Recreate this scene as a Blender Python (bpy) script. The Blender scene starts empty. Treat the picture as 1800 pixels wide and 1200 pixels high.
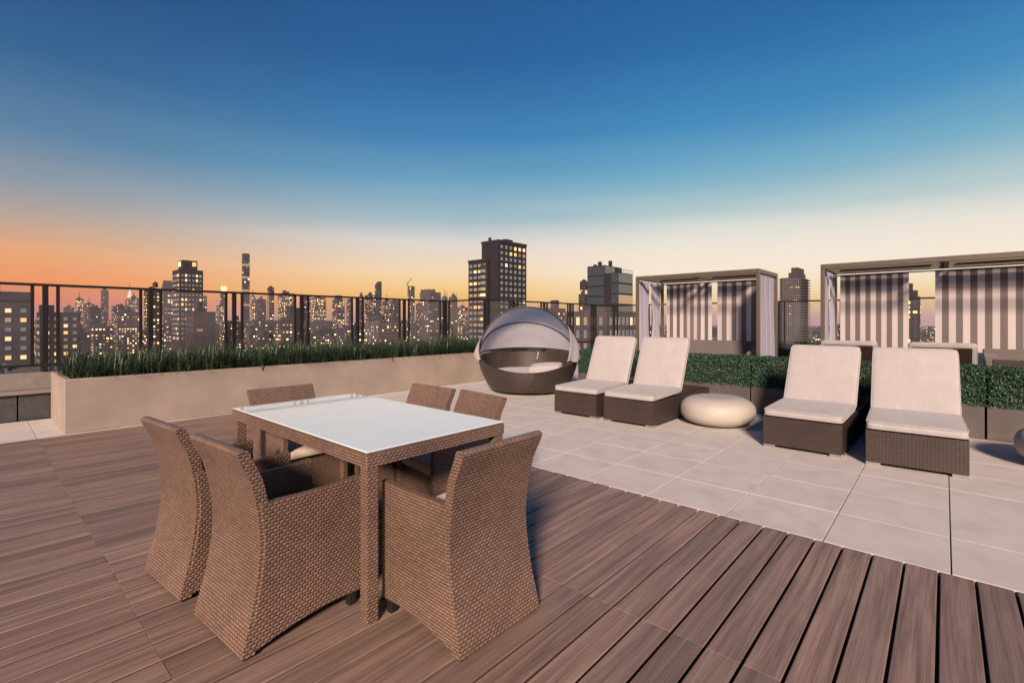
import bpy, bmesh, math, random
from mathutils import Vector, Matrix, noise
random.seed(7)
R = math.radians
scene = bpy.context.scene

# ------------------------------------------------------------------ camera
YAW = R(41.81)                       # view direction, measured from the +X axis (deck boards run along X)
FW = Vector((math.cos(YAW), math.sin(YAW), 0)); RT = Vector((math.sin(YAW), -math.cos(YAW), 0))
EYE = 1.33
cam_d = bpy.data.cameras.new('camera'); cam = bpy.data.objects.new('camera', cam_d)
scene.collection.objects.link(cam)
cam.location = (0, 0, EYE); cam.rotation_euler = (R(90), 0, YAW - R(90))
cam_d.sensor_width = 36; cam_d.lens = 17.0; cam_d.shift_y = -35 / 1800
cam_d.clip_start = .05; cam_d.clip_end = 30000
scene.camera = cam

# ------------------------------------------------------------------ dusk sky
world = bpy.data.worlds.new('World'); scene.world = world; world.use_nodes = True
wt = world.node_tree; wt.nodes.clear()

def srgb(r, g, b):
    f = lambda c: (c/255/12.92) if c/255 <= .04045 else ((c/255+.055)/1.055)**2.4
    return (f(r), f(g), f(b), 1)

def wmath(op, a, b=None, clamp=False):
    n = wt.nodes.new('ShaderNodeMath'); n.operation = op; n.use_clamp = clamp
    for i, v in enumerate((a, b)):
        if v is None: continue
        if isinstance(v, (int, float)): n.inputs[i].default_value = v
        else: wt.links.new(v, n.inputs[i])
    return n.outputs[0]

def wramp(fac, stops):
    n = wt.nodes.new('ShaderNodeValToRGB'); cr = n.color_ramp; cr.interpolation = 'B_SPLINE' if False else 'EASE'
    cr.interpolation = 'LINEAR'
    while len(cr.elements) < len(stops): cr.elements.new(.5)
    for e, (p, c) in zip(cr.elements, stops): e.position = p; e.color = srgb(*c)
    wt.links.new(fac, n.inputs[0]); return n.outputs[0]

tc = wt.nodes.new('ShaderNodeTexCoord'); sp = wt.nodes.new('ShaderNodeSeparateXYZ')
wt.links.new(tc.outputs['Generated'], sp.inputs[0])
wn = wt.nodes.new('ShaderNodeTexNoise'); wmp = wt.nodes.new('ShaderNodeMapping'); wmp.inputs[3].default_value = (1.6, 1.6, 26)
wt.links.new(tc.outputs['Generated'], wmp.inputs[0]); wt.links.new(wmp.outputs[0], wn.inputs['Vector']); wn.inputs['Scale'].default_value = 1.3; wn.inputs['Detail'].default_value = 5
wob = wmath('MULTIPLY', wmath('SUBTRACT', wn.outputs[0], .5), .022)          # thin uneven haze streaks
elev = wmath('MAXIMUM', wmath('ADD', wob, wmath('MULTIPLY', wmath('ARCSINE', wmath('MAXIMUM', sp.outputs[2], 0)), 2/math.pi)), 0)   # 0 at the horizon, 1 overhead
azi = wmath('ARCTAN2', sp.outputs[1], sp.outputs[0])
# angle east/west of the view axis, positive to the left, wrapped to -pi..pi
rel = wmath('WRAP', wmath('SUBTRACT', azi, YAW), -math.pi); rel.node.inputs[2].default_value = math.pi
E_ = lambda deg: deg/90
left = wramp(elev, [(E_(0), (222, 100, 80)), (E_(1.5), (242, 122, 76)), (E_(3.5), (250, 152, 84)), (E_(6), (234, 170, 120)),
                    (E_(8.5), (188, 166, 150)), (E_(11.5), (142, 155, 166)), (E_(16), (86, 130, 164)), (E_(22), (46, 98, 146)), (E_(30), (28, 76, 126)), (E_(45), (22, 62, 108)), (1, (18, 48, 90))])
right = wramp(elev, [(E_(0), (222, 168, 156)), (E_(1.2), (250, 202, 136)), (E_(3), (255, 228, 172)), (E_(5.5), (255, 240, 218)),
                     (E_(9), (238, 232, 220)), (E_(12), (180, 204, 206)), (E_(16), (112, 172, 200)), (E_(21), (62, 138, 188)), (E_(28), (34, 106, 166)), (E_(38), (26, 86, 146)), (E_(50), (22, 70, 122)), (1, (18, 50, 94))])
back = wramp(elev, [(0, (92, 92, 122)), (E_(8), (112, 108, 140)), (E_(18), (78, 104, 146)), (E_(35), (36, 78, 128)), (1, (18, 50, 94))])
def smooth(v, a, b):
    n = wt.nodes.new('ShaderNodeMapRange'); n.interpolation_type = 'SMOOTHSTEP'
    wt.links.new(v, n.inputs[0]); n.inputs[1].default_value = a; n.inputs[2].default_value = b
    return n.outputs[0]
def wmix(f, a, b):
    n = wt.nodes.new('ShaderNodeMix'); n.data_type = 'RGBA'
    wt.links.new(f, n.inputs[0]); wt.links.new(a, n.inputs[6]); wt.links.new(b, n.inputs[7]); return n.outputs[2]
mid = wramp(elev, [(E_(0), (232, 132, 92)), (E_(1.5), (252, 176, 86)), (E_(3), (255, 206, 112)), (E_(5.5), (254, 222, 176)),
                   (E_(9), (226, 218, 210)), (E_(12), (164, 190, 200)), (E_(16), (104, 162, 194)), (E_(21), (58, 128, 180)), (E_(28), (32, 98, 156)), (E_(38), (25, 80, 138)), (E_(50), (22, 66, 116)), (1, (18, 50, 94))])
glow = wmix(smooth(rel, R(8), R(48)), wmix(smooth(rel, R(-22), R(10)), right, mid), left)
away = smooth(wmath('ABSOLUTE', rel), R(70), R(150))
skyc = wmix(away, glow, back)
bg = wt.nodes.new('ShaderNodeBackground'); wo = wt.nodes.new('ShaderNodeOutputWorld')
wt.links.new(skyc, bg.inputs[0]); bg.inputs[1].default_value = .683
wt.links.new(bg.outputs[0], wo.inputs[0])

# ------------------------------------------------------------------ sun lamp (warm low light from behind the camera)
SUN_EL = 25
sd = bpy.data.lights.new('sun', 'SUN'); so = bpy.data.objects.new('sun', sd); scene.collection.objects.link(so)
sd.energy = 4.9; sd.angle = R(9); sd.color = (1, .765, .60)
sun_dir = Vector((.84, .54, 0)).normalized() * math.cos(R(SUN_EL)) - Vector((0, 0, math.sin(R(SUN_EL))))
so.rotation_euler = sun_dir.to_track_quat('-Z', 'Y').to_euler(); so.location = (-20, -12, 20)
vs = scene.view_settings; vs.view_transform = 'Standard'; vs.look = 'None'; vs.exposure = 0.55; vs.gamma = 1; vs.use_curve_mapping = False

# ================================================================== helpers
COL = scene.collection
def px(u, v, D):                    # a spot in the place: column u / row v of a 1800 x 1200 frame, D metres ahead
    p = FW*D + RT*((u-900)/850*D); return Vector((p.x, p.y, EYE + (565-v)/850*D))

class MB:
    def __init__(s): s.v = []; s.f = []; s.m = []
    def quad(s, pts, mi=0):
        i = len(s.v); s.v += [tuple(p) for p in pts]; s.f.append(tuple(range(i, i+len(pts)))); s.m.append(mi); return s
    def box(s, x0, x1, y0, y1, z0, z1, mi=0):
        i = len(s.v)
        s.v += [(x0,y0,z0),(x1,y0,z0),(x1,y1,z0),(x0,y1,z0),(x0,y0,z1),(x1,y0,z1),(x1,y1,z1),(x0,y1,z1)]
        for f in ((0,3,2,1),(4,5,6,7),(0,1,5,4),(1,2,6,5),(2,3,7,6),(3,0,4,7)): s.f.append(tuple(i+k for k in f)); s.m.append(mi)
        return s
    def grid(s, fn, nu, nv, mi=0, closeu=False):
        i = len(s.v); W = nu if closeu else nu+1
        for b in range(nv+1):
            for a in range(W): s.v.append(tuple(fn(a/nu, b/nv)))
        for b in range(nv):
            for a in range(nu):
                a2 = (a+1) % W
                s.f.append((i+b*W+a, i+b*W+a2, i+(b+1)*W+a2, i+(b+1)*W+a)); s.m.append(mi)
        return s
    def tube(s, pts, r, n=8, mi=0):
        pts = [Vector(p) for p in pts]; i = len(s.v)
        for k, p in enumerate(pts):
            t = (pts[min(k+1, len(pts)-1)] - pts[max(k-1, 0)]).normalized()
            a = t.cross(Vector((0,0,1)))
            if a.length < 1e-3: a = t.cross(Vector((1,0,0)))
            a.normalize(); b = t.cross(a)
            for j in range(n):
                q = 2*math.pi*j/n; s.v.append(tuple(p + a*math.cos(q)*r + b*math.sin(q)*r))
        for k in range(len(pts)-1):
            for j in range(n):
                j2 = (j+1) % n
                s.f.append((i+k*n+j, i+k*n+j2, i+(k+1)*n+j2, i+(k+1)*n+j)); s.m.append(mi)
        s.f.append(tuple(i+j for j in range(n))[::-1]); s.m.append(mi)
        s.f.append(tuple(i+(len(pts)-1)*n+j for j in range(n))); s.m.append(mi)
        return s
    def mesh(s, name, mats, smooth=False, bevel=0, uv=True, seg=2, fix=True):
        me = bpy.data.meshes.new(name); me.from_pydata(s.v, [], s.f)
        if not isinstance(mats, (list, tuple)): mats = [mats]
        for m in mats: me.materials.append(m)
        if len(mats) > 1: me.polygons.foreach_set('material_index', s.m)
        if bevel or fix:
            bm = bmesh.new(); bm.from_mesh(me)
            if fix: bmesh.ops.recalc_face_normals(bm, faces=bm.faces)
            if bevel:
                ed = [e for e in bm.edges if len(e.link_faces) == 2 and e.calc_face_angle(0) > .6]
                bmesh.ops.bevel(bm, geom=ed, offset=bevel, segments=seg, profile=.5, affect='EDGES', clamp_overlap=True)
            bm.to_mesh(me); bm.free()
        if smooth or bevel:
            me.polygons.foreach_set('use_smooth', [True]*len(me.polygons))
            if not smooth or bevel: me.set_sharp_from_angle(angle=R(40 if smooth else 14))
        if uv: boxuv(me)
        return me
def boxuv(me):
    l = me.uv_layers.new(name='UVMap'); vs_ = me.vertices; d = l.data
    for p in me.polygons:
        n = p.normal; ax, ay, az = abs(n.x), abs(n.y), abs(n.z)
        for li in p.loop_indices:
            c = vs_[me.loops[li].vertex_index].co
            d[li].uv = (c.x, c.y) if az >= ax and az >= ay else ((c.y, c.z) if ax >= ay else (c.x, c.z))

def link(name, data, parent=None, loc=None, rz=None):
    o = bpy.data.objects.new(name, data); COL.objects.link(o)
    if parent: o.parent = parent
    if loc is not None: o.location = loc
    if rz is not None: o.rotation_euler = (0, 0, rz)
    return o
def empty(name, loc=(0,0,0), rz=0):
    o = link(name, None, None, loc, rz); o.empty_display_size = .1; return o
def tag(o, label, cat, group=None):
    o['label'] = label; o['category'] = cat
    if group: o['group'] = group
    return o
def structure(o): o['kind'] = 'structure'; return o
def stuff(o): o['kind'] = 'stuff'; return o
def copy_tree(o, parent=None):
    c = o.copy(); COL.objects.link(c); c.parent = parent
    for ch in list(o.children): copy_tree(ch, c)
    return c

# ------------------------------------------------------------------ materials
class NT:
    def __init__(s, name):
        s.mat = bpy.data.materials.new(name); s.mat.use_nodes = True; s.t = s.mat.node_tree
        s.b = s.t.nodes['Principled BSDF']; s.out = s.t.nodes['Material Output']
    def set(s, k, v):
        i = s.b.inputs[k]
        if hasattr(v, 'node'): s.t.links.new(v, i)
        elif isinstance(v, (tuple, list)) and len(v) == 3: i.default_value = (*v, 1)
        else: i.default_value = v
        return s
    def m(s, op, a, b=None, clamp=False):
        n = s.t.nodes.new('ShaderNodeMath'); n.operation = op; n.use_clamp = clamp
        for i, v in enumerate((a, b)):
            if v is None: continue
            if isinstance(v, (int, float)): n.inputs[i].default_value = v
            else: s.t.links.new(v, n.inputs[i])
        return n.outputs[0]
    def co(s, kind='Object'):
        n = s.t.nodes.new('ShaderNodeTexCoord'); return n.outputs[kind]
    def map(s, v, scale=(1,1,1), loc=(0,0,0)):
        n = s.t.nodes.new('ShaderNodeMapping'); s.t.links.new(v, n.inputs[0])
        n.inputs[3].default_value = scale
        if hasattr(loc, 'node'): s.t.links.new(loc, n.inputs[1])
        else: n.inputs[1].default_value = loc
        return n.outputs[0]
    def noise(s, v, scale, detail=3, rough=.55, dist=0):
        n = s.t.nodes.new('ShaderNodeTexNoise'); s.t.links.new(v, n.inputs['Vector'])
        n.inputs['Scale'].default_value = scale; n.inputs['Detail'].default_value = detail
        n.inputs['Roughness'].default_value = rough; n.inputs['Distortion'].default_value = dist
        return n.outputs[0]
    def sep(s, v):
        n = s.t.nodes.new('ShaderNodeSeparateXYZ'); s.t.links.new(v, n.inputs[0]); return n.outputs
    def ramp(s, f, stops):
        n = s.t.nodes.new('ShaderNodeValToRGB'); cr = n.color_ramp
        while len(cr.elements) < len(stops): cr.elements.new(.5)
        for e, (p, c) in zip(cr.elements, stops): e.position = p; e.color = (*c, 1) if len(c) == 3 else c
        s.t.links.new(f, n.inputs[0]); return n.outputs[0]
    def mix(s, f, a, b, mode='MIX'):
        n = s.t.nodes.new('ShaderNodeMix'); n.data_type = 'RGBA'; n.blend_type = mode
        for i, v in ((0, f), (6, a), (7, b)):
            if hasattr(v, 'node'): s.t.links.new(v, n.inputs[i])
            elif isinstance(v, (tuple, list)): n.inputs[i].default_value = (*v, 1)
            else: n.inputs[i].default_value = v
        return n.outputs[2]
    def bump(s, h, strength=.5, dist=.01):
        n = s.t.nodes.new('ShaderNodeBump'); n.inputs['Strength'].default_value = strength
        n.inputs['Distance'].default_value = dist; s.t.links.new(h, n.inputs['Height'])
        s.t.links.new(n.outputs[0], s.b.inputs['Normal']); return s
    def rnd(s):
        n = s.t.nodes.new('ShaderNodeObjectInfo'); return n.outputs['Random']

def plain(name, col, rough=.6, metal=0, var=.12, nscale=8, bump=.1, bdist=.003):
    k = NT(name); n = k.noise(k.co(), nscale, 4)
    k.set('Base Color', k.ramp(n, [(.25, tuple(c*(1-var) for c in col)), (.75, tuple(min(1, c*(1+var)) for c in col))]))
    k.set('Roughness', rough).set('Metallic', metal)
    if bump: k.bump(k.noise(k.co(), nscale*9, 3), bump, bdist)
    return k.mat

def weave(name, strand, gap, cw, rh, rough=.45, depth=.004, var=.25):
    k = NT(name); uv = k.sep(k.co('UV'))
    row = k.m('DIVIDE', uv[1], rh); col = k.m('DIVIDE', uv[0], cw)
    par = k.m('MODULO', k.m('ABSOLUTE', k.m('FLOOR', row)), 2)
    cu = k.m('ADD', col, k.m('MULTIPLY', par, .5))
    a = k.m('ABSOLUTE', k.m('SINE', k.m('MULTIPLY', row, math.pi)))
    b = k.m('ABSOLUTE', k.m('SINE', k.m('MULTIPLY', cu, math.pi)))
    h = k.m('MULTIPLY', k.m('POWER', a, .6), k.m('ADD', .25, k.m('MULTIPLY', k.m('POWER', b, .7), .75)))
    n1 = k.noise(k.co(), 3, 3); n2 = k.noise(k.map(k.co(), (60, 60, 160)), 1, 2)
    wn_ = k.t.nodes.new('ShaderNodeTexWhiteNoise'); cb = k.t.nodes.new('ShaderNodeCombineXYZ')
    k.t.links.new(k.m('FLOOR', cu), cb.inputs[0]); k.t.links.new(k.m('FLOOR', row), cb.inputs[1]); k.t.links.new(cb.outputs[0], wn_.inputs['Vector'])
    n2 = k.m('ADD', k.m('MULTIPLY', n2, .62), k.m('MULTIPLY', wn_.outputs['Value'], .38))
    tone = k.ramp(k.m('ADD', k.m('MULTIPLY', n1, .55), k.m('MULTIPLY', n2, .45)),
                  [(.25, tuple(c*(1-var*1.5) for c in strand)), (.75, tuple(c*(1+var*1.5) for c in strand))])
    k.set('Base Color', k.mix(k.ramp(h, [(.12, (0,0,0)), (.45, (1,1,1))]), gap, tone))
    k.set('Roughness', rough); k.bump(h, .9, depth)
    return k.mat

# boards: brown composite with dark streaks along the board
k = NT('deck_board'); rn = k.rnd()
sh = k.t.nodes.new('ShaderNodeCombineXYZ'); k.t.links.new(k.m('MULTIPLY', rn, 37), sh.inputs[0]); k.t.links.new(k.m('MULTIPLY', rn, 91), sh.inputs[1])
v1 = k.map(k.co(), (1.1, 26, 8), sh.outputs[0]); v2 = k.map(k.co(), (3.5, 150, 20), sh.outputs[0])
g1 = k.noise(v1, 1, 4, .6, .5); g2 = k.noise(v2, 1, 3, .6, .2)
cc = k.ramp(k.m('ADD', k.m('MULTIPLY', g1, .72), k.m('MULTIPLY', g2, .28)),
            [(.28, (.088, .060, .048)), (.42, (.205, .136, .107)), (.54, (.32, .214, .168)), (.70, (.44, .305, .242))])
cc = k.mix(k.ramp(rn, [(0, (.0,.0,.0)), (1, (.8,.8,.8))]), cc, k.mix(.5, cc, (.17, .125, .108)))
rn2 = k.m('FRACT', k.m('MULTIPLY', rn, 7.31)); cc = k.mix(1.0, cc, k.ramp(rn2, [(0, (.72,.72,.72)), (1, (1.0,1.0,1.0))]), 'MULTIPLY')
dirt = k.noise(k.co(), 2.3, 5, .65)
k.set('Base Color', k.mix(k.ramp(dirt, [(.5, (0,0,0)), (.75, (.35,.35,.35))]), cc, (.15, .112, .098)))
k.set('Roughness', k.ramp(g2, [(.3, (.42,.42,.42)), (.7, (.62,.62,.62))])); k.bump(g2, .5, .0035); M_board = k.mat

# pavers
k = NT('stone_tile'); rn = k.rnd()
sh = k.t.nodes.new('ShaderNodeCombineXYZ'); k.t.links.new(k.m('MULTIPLY', rn, 53), sh.inputs[0]); k.t.links.new(k.m('MULTIPLY', rn, 17), sh.inputs[1])
v = k.map(k.co(), (1, 1, 1), sh.outputs[0])
n1 = k.noise(v, 3.2, 5, .65); n2 = k.noise(v, 140, 2, .6); n3 = k.noise(v, 22, 3)
c = k.ramp(n1, [(.28, (.46, .42, .39)), (.5, (.56, .515, .48)), (.72, (.61, .565, .53))])
c = k.mix(k.m('MULTIPLY', rn, .35), c, (.52, .495, .48))
c = k.mix(k.ramp(n2, [(.56, (0,0,0)), (.7, (.28,.28,.28))]), c, (.36, .32, .29))
c = k.mix(k.ramp(n3, [(.62, (0,0,0)), (.8, (.25,.25,.25))]), c, (.42, .38, .35))
k.set('Base Color', c).set('Roughness', .72); k.bump(n2, .12, .001); M_tile = k.mat

# cast concrete of the long planter
k = NT('cast_concrete'); o_ = k.co()
n1 = k.noise(o_, 1.7, 5, .6); n2 = k.noise(o_, 90, 3, .6); n3 = k.noise(k.map(o_, (5, 5, .7)), 1, 4, .6)
c = k.ramp(n1, [(.3, (.255, .205, .17)), (.7, (.34, .28, .236))])
c = k.mix(k.ramp(n3, [(.55, (0,0,0)), (.8, (.4,.4,.4))]), c, (.24, .195, .165))
k.set('Base Color', c).set('Roughness', .85); k.bump(n2, .25, .002); M_conc = k.mat

M_stone_dark = plain('dark_granite', (.055, .055, .06), .5, 0, .3, 12)
M_coping = plain('parapet_stone', (.22, .19, .17), .7, 0, .2, 6)
M_under = plain('substructure', (.015, .013, .012), .9, 0, .2, 5)
M_soil = plain('soil', (.025, .018, .013), .95, 0, .3, 20, .6, .02)
M_bronze = plain('dark_bronze_metal', (.009, .007, .0065), .5, .1, .15, 9, .05)
M_steel = plain('brushed_steel_foot', (.55, .52, .50), .32, .9, .08, 30, .05)
M_cab = plain('bronze_aluminium', (.135, .11, .088), .42, .4, .1, 10, .04)
M_rattan = weave('brown_rattan', (.195, .124, .093), (.030, .018, .014), .025, .0138, .33, .0048)
M_wicker = weave('espresso_wicker', (.047, .033, .027), (.010, .008, .007), .052, .0095, .42, .003)
M_black = plain('black_plastic', (.012, .012, .012), .5, 0, .1, 10, 0)

def fabric(name, col, stripes=None, wr=.25):
    k = NT(name); o_ = k.co(); n = k.noise(o_, 5, 4, .6)
    base = k.ramp(n, [(.3, tuple(c*.93 for c in col)), (.7, tuple(min(1, c*1.04) for c in col))])
    if stripes:
        sw, c2 = stripes; u = k.sep(k.co('UV'))[0]
        w = k.m('FRACT', k.m('DIVIDE', u, sw))
        base = k.mix(k.m('GREATER_THAN', w, .5), base, c2)
    k.set('Base Color', base).set('Roughness', .9); k.set('Sheen Weight', .15)
    h = k.m('ADD', k.m('MULTIPLY', k.noise(o_, 6, 3, .5, .8), 1), k.m('MULTIPLY', k.noise(o_, 260, 2), .05))
    k.bump(h, wr, .02); return k.mat
M_cush = fabric('white_cushion_canvas', (.375, .35, .352), None, .5)
M_pipe = fabric('cushion_piping', (.36, .335, .335), None, .1)
M_seat = fabric('cream_seat_cloth', (.60, .52, .42), None, .2)
M_canopy = fabric('white_canopy_cloth', (.80, .755, .75), None, .35)
def translucent(mat, f):
    t = mat.node_tree; b = t.nodes['Principled BSDF']; o = t.nodes['Material Output']
    tr = t.nodes.new('ShaderNodeBsdfTranslucent'); mx = t.nodes.new('ShaderNodeMixShader'); mx.inputs[0].default_value = f
    t.links.new(b.inputs['Base Color'].links[0].from_socket, tr.inputs[0])
    t.links.new(b.outputs[0], mx.inputs[1]); t.links.new(tr.outputs[0], mx.inputs[2]); t.links.new(mx.outputs[0], o.inputs[0])
translucent(M_canopy, .66)
M_sofa = fabric('taupe_sofa_cloth', (.115, .098, .094), None, .2)
M_plaincurt = fabric('lilac_grey_curtain', (.40, .37, .40), None, .2)

def curtain_mat(name, a, b, transl=.28, n_pairs=1):
    k = NT(name); u = k.sep(k.co('UV'))[0]
    w = k.m('FRACT', u); st = k.m('GREATER_THAN', w, .5)
    col = k.mix(st, a, b); n = k.noise(k.co(), 9, 3)
    col = k.mix(.12, col, n, 'MULTIPLY')
    k.set('Base Color', col).set('Roughness', .92)
    tr = k.t.nodes.new('ShaderNodeBsdfTranslucent'); k.t.links.new(col, tr.inputs[0])
    mx = k.t.nodes.new('ShaderNodeMixShader'); mx.inputs[0].default_value = transl
    k.t.links.new(k.b.outputs[0], mx.inputs[1]); k.t.links.new(tr.outputs[0], mx.inputs[2])
    k.t.links.new(mx.outputs[0], k.out.inputs[0]); return k.mat
M_stripe = curtain_mat('striped_curtain', (.66, .59, .57), (.20, .165, .155))
M_side = curtain_mat('side_curtain', (.40, .38, .47), (.33, .32, .40))  # lilac tint paints in shade away from the warm light
M_roofcloth = curtain_mat('cabana_roof_cloth', (.30, .265, .26), (.22, .195, .19), .5)

k = NT('white_glass_top'); o_ = k.co(); n = k.noise(o_, 3, 4)
k.set('Base Color', k.ramp(n, [(.3, (.71, .765, .775)), (.7, (.76, .81, .815))]))  # cool tint in the white puts reflected sky into the base colour
sm = k.noise(o_, 9, 5, .7); k.set('Roughness', k.ramp(sm, [(.45, (.02,.02,.02)), (.8, (.07,.07,.07))]))
k.set('IOR', 1.33); M_top = k.mat

# clear railing glass: see-through sheet with a weak mirror and a little dust
k = NT('railing_glass'); t = k.t; t.nodes.remove(k.b)
tr = t.nodes.new('ShaderNodeBsdfTransparent'); tr.inputs[0].default_value = (.97, .965, .97, 1)
gl = t.nodes.new('ShaderNodeBsdfGlossy'); gl.inputs['Roughness'].default_value = .02
df = t.nodes.new('ShaderNodeBsdfDiffuse'); df.inputs[0].default_value = (.55, .53, .54, 1)
lw_ = t.nodes.new('ShaderNodeLayerWeight'); fr = k.m('ADD', .035, k.m('MULTIPLY', k.m('POWER', lw_.outputs['Facing'], 5), .8)).node
m1 = t.nodes.new('ShaderNodeMixShader'); m2 = t.nodes.new('ShaderNodeMixShader')
tcn = k.co(); dn = k.noise(k.map(tcn, (1, 1, 3)), 1.4, 4)
t.links.new(k.ramp(dn, [(.35, (.01,.01,.01)), (.75, (.045,.045,.045))]), m1.inputs[0])
t.links.new(tr.outputs[0], m1.inputs[1]); t.links.new(df.outputs[0], m1.inputs[2])
t.links.new(fr.outputs[0], m2.inputs[0]); t.links.new(m1.outputs[0], m2.inputs[1]); t.links.new(gl.outputs[0], m2.inputs[2])
t.links.new(m2.outputs[0], k.out.inputs[0]); M_glass = k.mat

def leaf_mat(name, cols, rough=.5):
    k = NT(name); g = k.t.nodes.new('ShaderNodeNewGeometry')
    k.set('Base Color', k.ramp(g.outputs['Random Per Island'], [(i/(len(cols)-1), c) for i, c in enumerate(cols)])).set('Roughness', rough)
    return k.mat
M_grass = leaf_mat('grass_blades', [(.012, .024, .012), (.022, .042, .018), (.035, .06, .026), (.06, .078, .036)], .45)
M_box = leaf_mat('boxwood_leaves', [(.012, .034, .018), (.02, .055, .03), (.032, .082, .045), (.05, .11, .06)], .45)
M_twig = plain('hedge_core', (.008, .014, .008), .95, 0, .3, 20, 0)
M_trough = plain('zinc_trough', (.125, .108, .102), .5, .35, .18, 5, .06)
M_pouf = plain('cast_pouf', (.41, .375, .335), .55, 0, .06, 5, .06)

# ================================================================== terrace floor
GAPX, GAPY = .0025, .006
PITCH = .142
sub = structure(link('terrace_slab', MB().box(-3, 14.2, -4, 9.35, -.35, -.045).mesh('terrace_slab', M_under)))
deck = structure(link('deck', MB().box(-1.02, 3.43, -1.2, 7.69, -.045, -.03).mesh('deck', M_under)))
def board_mesh(L):
    h = PITCH/2 - .0062; b = .0035; t = .028
    prof = [(-h+.011, -t), (h-.011, -t), (h-.011, -.0065), (h, -.0058), (h, -b), (h-.001, -.001), (h-b, 0), (-h+b, 0), (-h+.001, -.001), (-h, -b), (-h, -.0058), (-h+.011, -.0065)]
    mb = MB(); n = len(prof); e = .0015
    for (x, s_, dz) in ((0, 1, -e), (e, 1, 0), (L-e, 1, 0), (L, 1, -e)):
        for (y, z) in prof: mb.v.append((x, y, z + (dz if z > -.004 else 0)))
    for q in range(3):
        for i in range(n): j = (i+1) % n; mb.f.append((q*n+i, q*n+j, (q+1)*n+j, (q+1)*n+i)); mb.m.append(0)
    mb.f.append(tuple(range(n))[::-1]); mb.f.append(tuple(3*n+i for i in range(n))); mb.m += [0, 0]
    return mb.mesh('board', M_board, uv=False)
segs = [(-1.0, .5), (.5, 2.0), (2.0, 3.44)]
bms = [board_mesh(b-a-.0006) for a, b in segs]
rows = 62
for i in range(rows):
    y = 7.69 - PITCH*(i+.5)
    for (a, b), me in zip(segs, bms):
        o = link('board', me, deck, (a+.0003, y, random.uniform(-.0012, .0012)))

T = .578
pave = structure(link('paving', MB().box(-1.0, 14.1, -3.9, 9.3, -.042, -.034).mesh('paving', M_under)))
tile_me = MB().box(GAPX/2, T-GAPX/2, GAPY/2, T-GAPY/2, -.03, 0).mesh('tile', M_tile, bevel=.0018, uv=False, seg=1)
def tile(x, y): link('tile', tile_me, pave, (x, y, random.uniform(-.001, .001)))
y0 = -.027 - 3*T
for i in range(8):
    for j in range(19):
        x, y = 3.445+i*T, y0+j*T
        if y < 9.2: tile(x, y)
strip_me = MB().box(GAPX, .75-GAPX, 0, .74, -.03, 0).mesh('strip_tile', M_tile, bevel=.0018, uv=False, seg=1)
for i in range(7):
    for j in (0, 1):
        x = .5 + (i-3)*.75
        if x+.75 < 3.45: link('tile', strip_me, pave, (x, 7.695+j*.745, random.uniform(-.001, .001)))
stuff(link('far_tile_field', MB().box(3.445+8*T, 14, -3.9, 9.2, -.03, -.0005).mesh('far_tile_field', M_tile, uv=False), pave))

# ================================================================== long concrete planter and grass
def planter_mesh(x0, x1, y0, y1, h, w, mat, bev, soil=.07):
    mb = MB(); a = (x0, x1, y0, y1); b = (x0+w, x1-w, y0+w, y1-w)
    P = lambda r, z: [(r[0], r[2], z), (r[1], r[2], z), (r[1], r[3], z), (r[0], r[3], z)]
    mb.v = P(a, 0)+P(a, h)+P(b, h)+P(b, h-soil)
    for q in range(3):
        for i in range(4): j = (i+1) % 4; mb.f.append((q*4+i, q*4+j, q*4+4+j, q*4+4+i)); mb.m.append(0)
    mb.f.append((3, 2, 1, 0)); mb.m.append(0); mb.f.append((12, 13, 14, 15)); mb.m.append(0)
    return mb.mesh('planter', mat, bevel=bev, uv=False, seg=3)
PX0, PX1, PY0, PY1 = .73, 7.95, 7.75, 9.18
pl = tag(empty('concrete_planter', (PX0, PY0, 0)), 'long low beige concrete planter holding grass below the left railing', 'planter')
m_ = planter_mesh(0, PX1-PX0, 0, PY1-PY0, .645, .075, M_conc, .014)
link('trough', m_, pl); link('soil', MB().box(.08, PX1-PX0-.08, .08, PY1-PY0-.08, .50, .60).mesh('soil', M_soil, uv=False), pl)

def grass(name, x0, x1, y0, y1, z, h, n_clump, blades, lean=.16, seed=1, wid=.006):
    rg = random.Random(seed); V = []; F_ = []
    for c in range(n_clump):
        cx, cy = rg.uniform(x0, x1), rg.uniform(y0, y1); hh = h*rg.uniform(.68, 1.12)*(1+.38*noise.noise(Vector((cx*1.9, cy*1.9, seed))))
        for b in range(blades):
            a = rg.uniform(0, 2*math.pi); L = hh*rg.uniform(.7, 1.2); ln = lean*rg.uniform(.25, 2.1)
            bx, by = cx+rg.gauss(0, .035), cy+rg.gauss(0, .035); dx, dy = math.cos(a), math.sin(a); w = wid*rg.uniform(.7, 1.4)
            i = len(V)
            for t_ in (0, .45, .8, 1):
                r_ = ln*t_*t_; zz = z + L*(t_ - min(.6, .34*(ln/.16))*t_**3)*.95
                ww = w*(1-t_*.75) if t_ < 1 else 0
                if t_ < 1: V += [(bx+dx*r_-dy*ww, by+dy*r_+dx*ww, zz), (bx+dx*r_+dy*ww, by+dy*r_-dx*ww, zz)]
                else: V.append((bx+dx*r_, by+dy*r_, zz))
            F_ += [(i, i+1, i+3, i+2), (i+2, i+3, i+5, i+4), (i+4, i+5, i+6)]
    me = bpy.data.meshes.new(name); me.from_pydata(V, [], F_); me.materials.append(M_grass)
    return me
g = stuff(link('ornamental_grass', grass('ornamental_grass', .84, 7.86, 7.84, 9.08, .58, .44, 1500, 30, .21, 3, .0052)))
tag(g, 'dark green arching grass filling the long concrete planter', 'grass')
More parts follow.
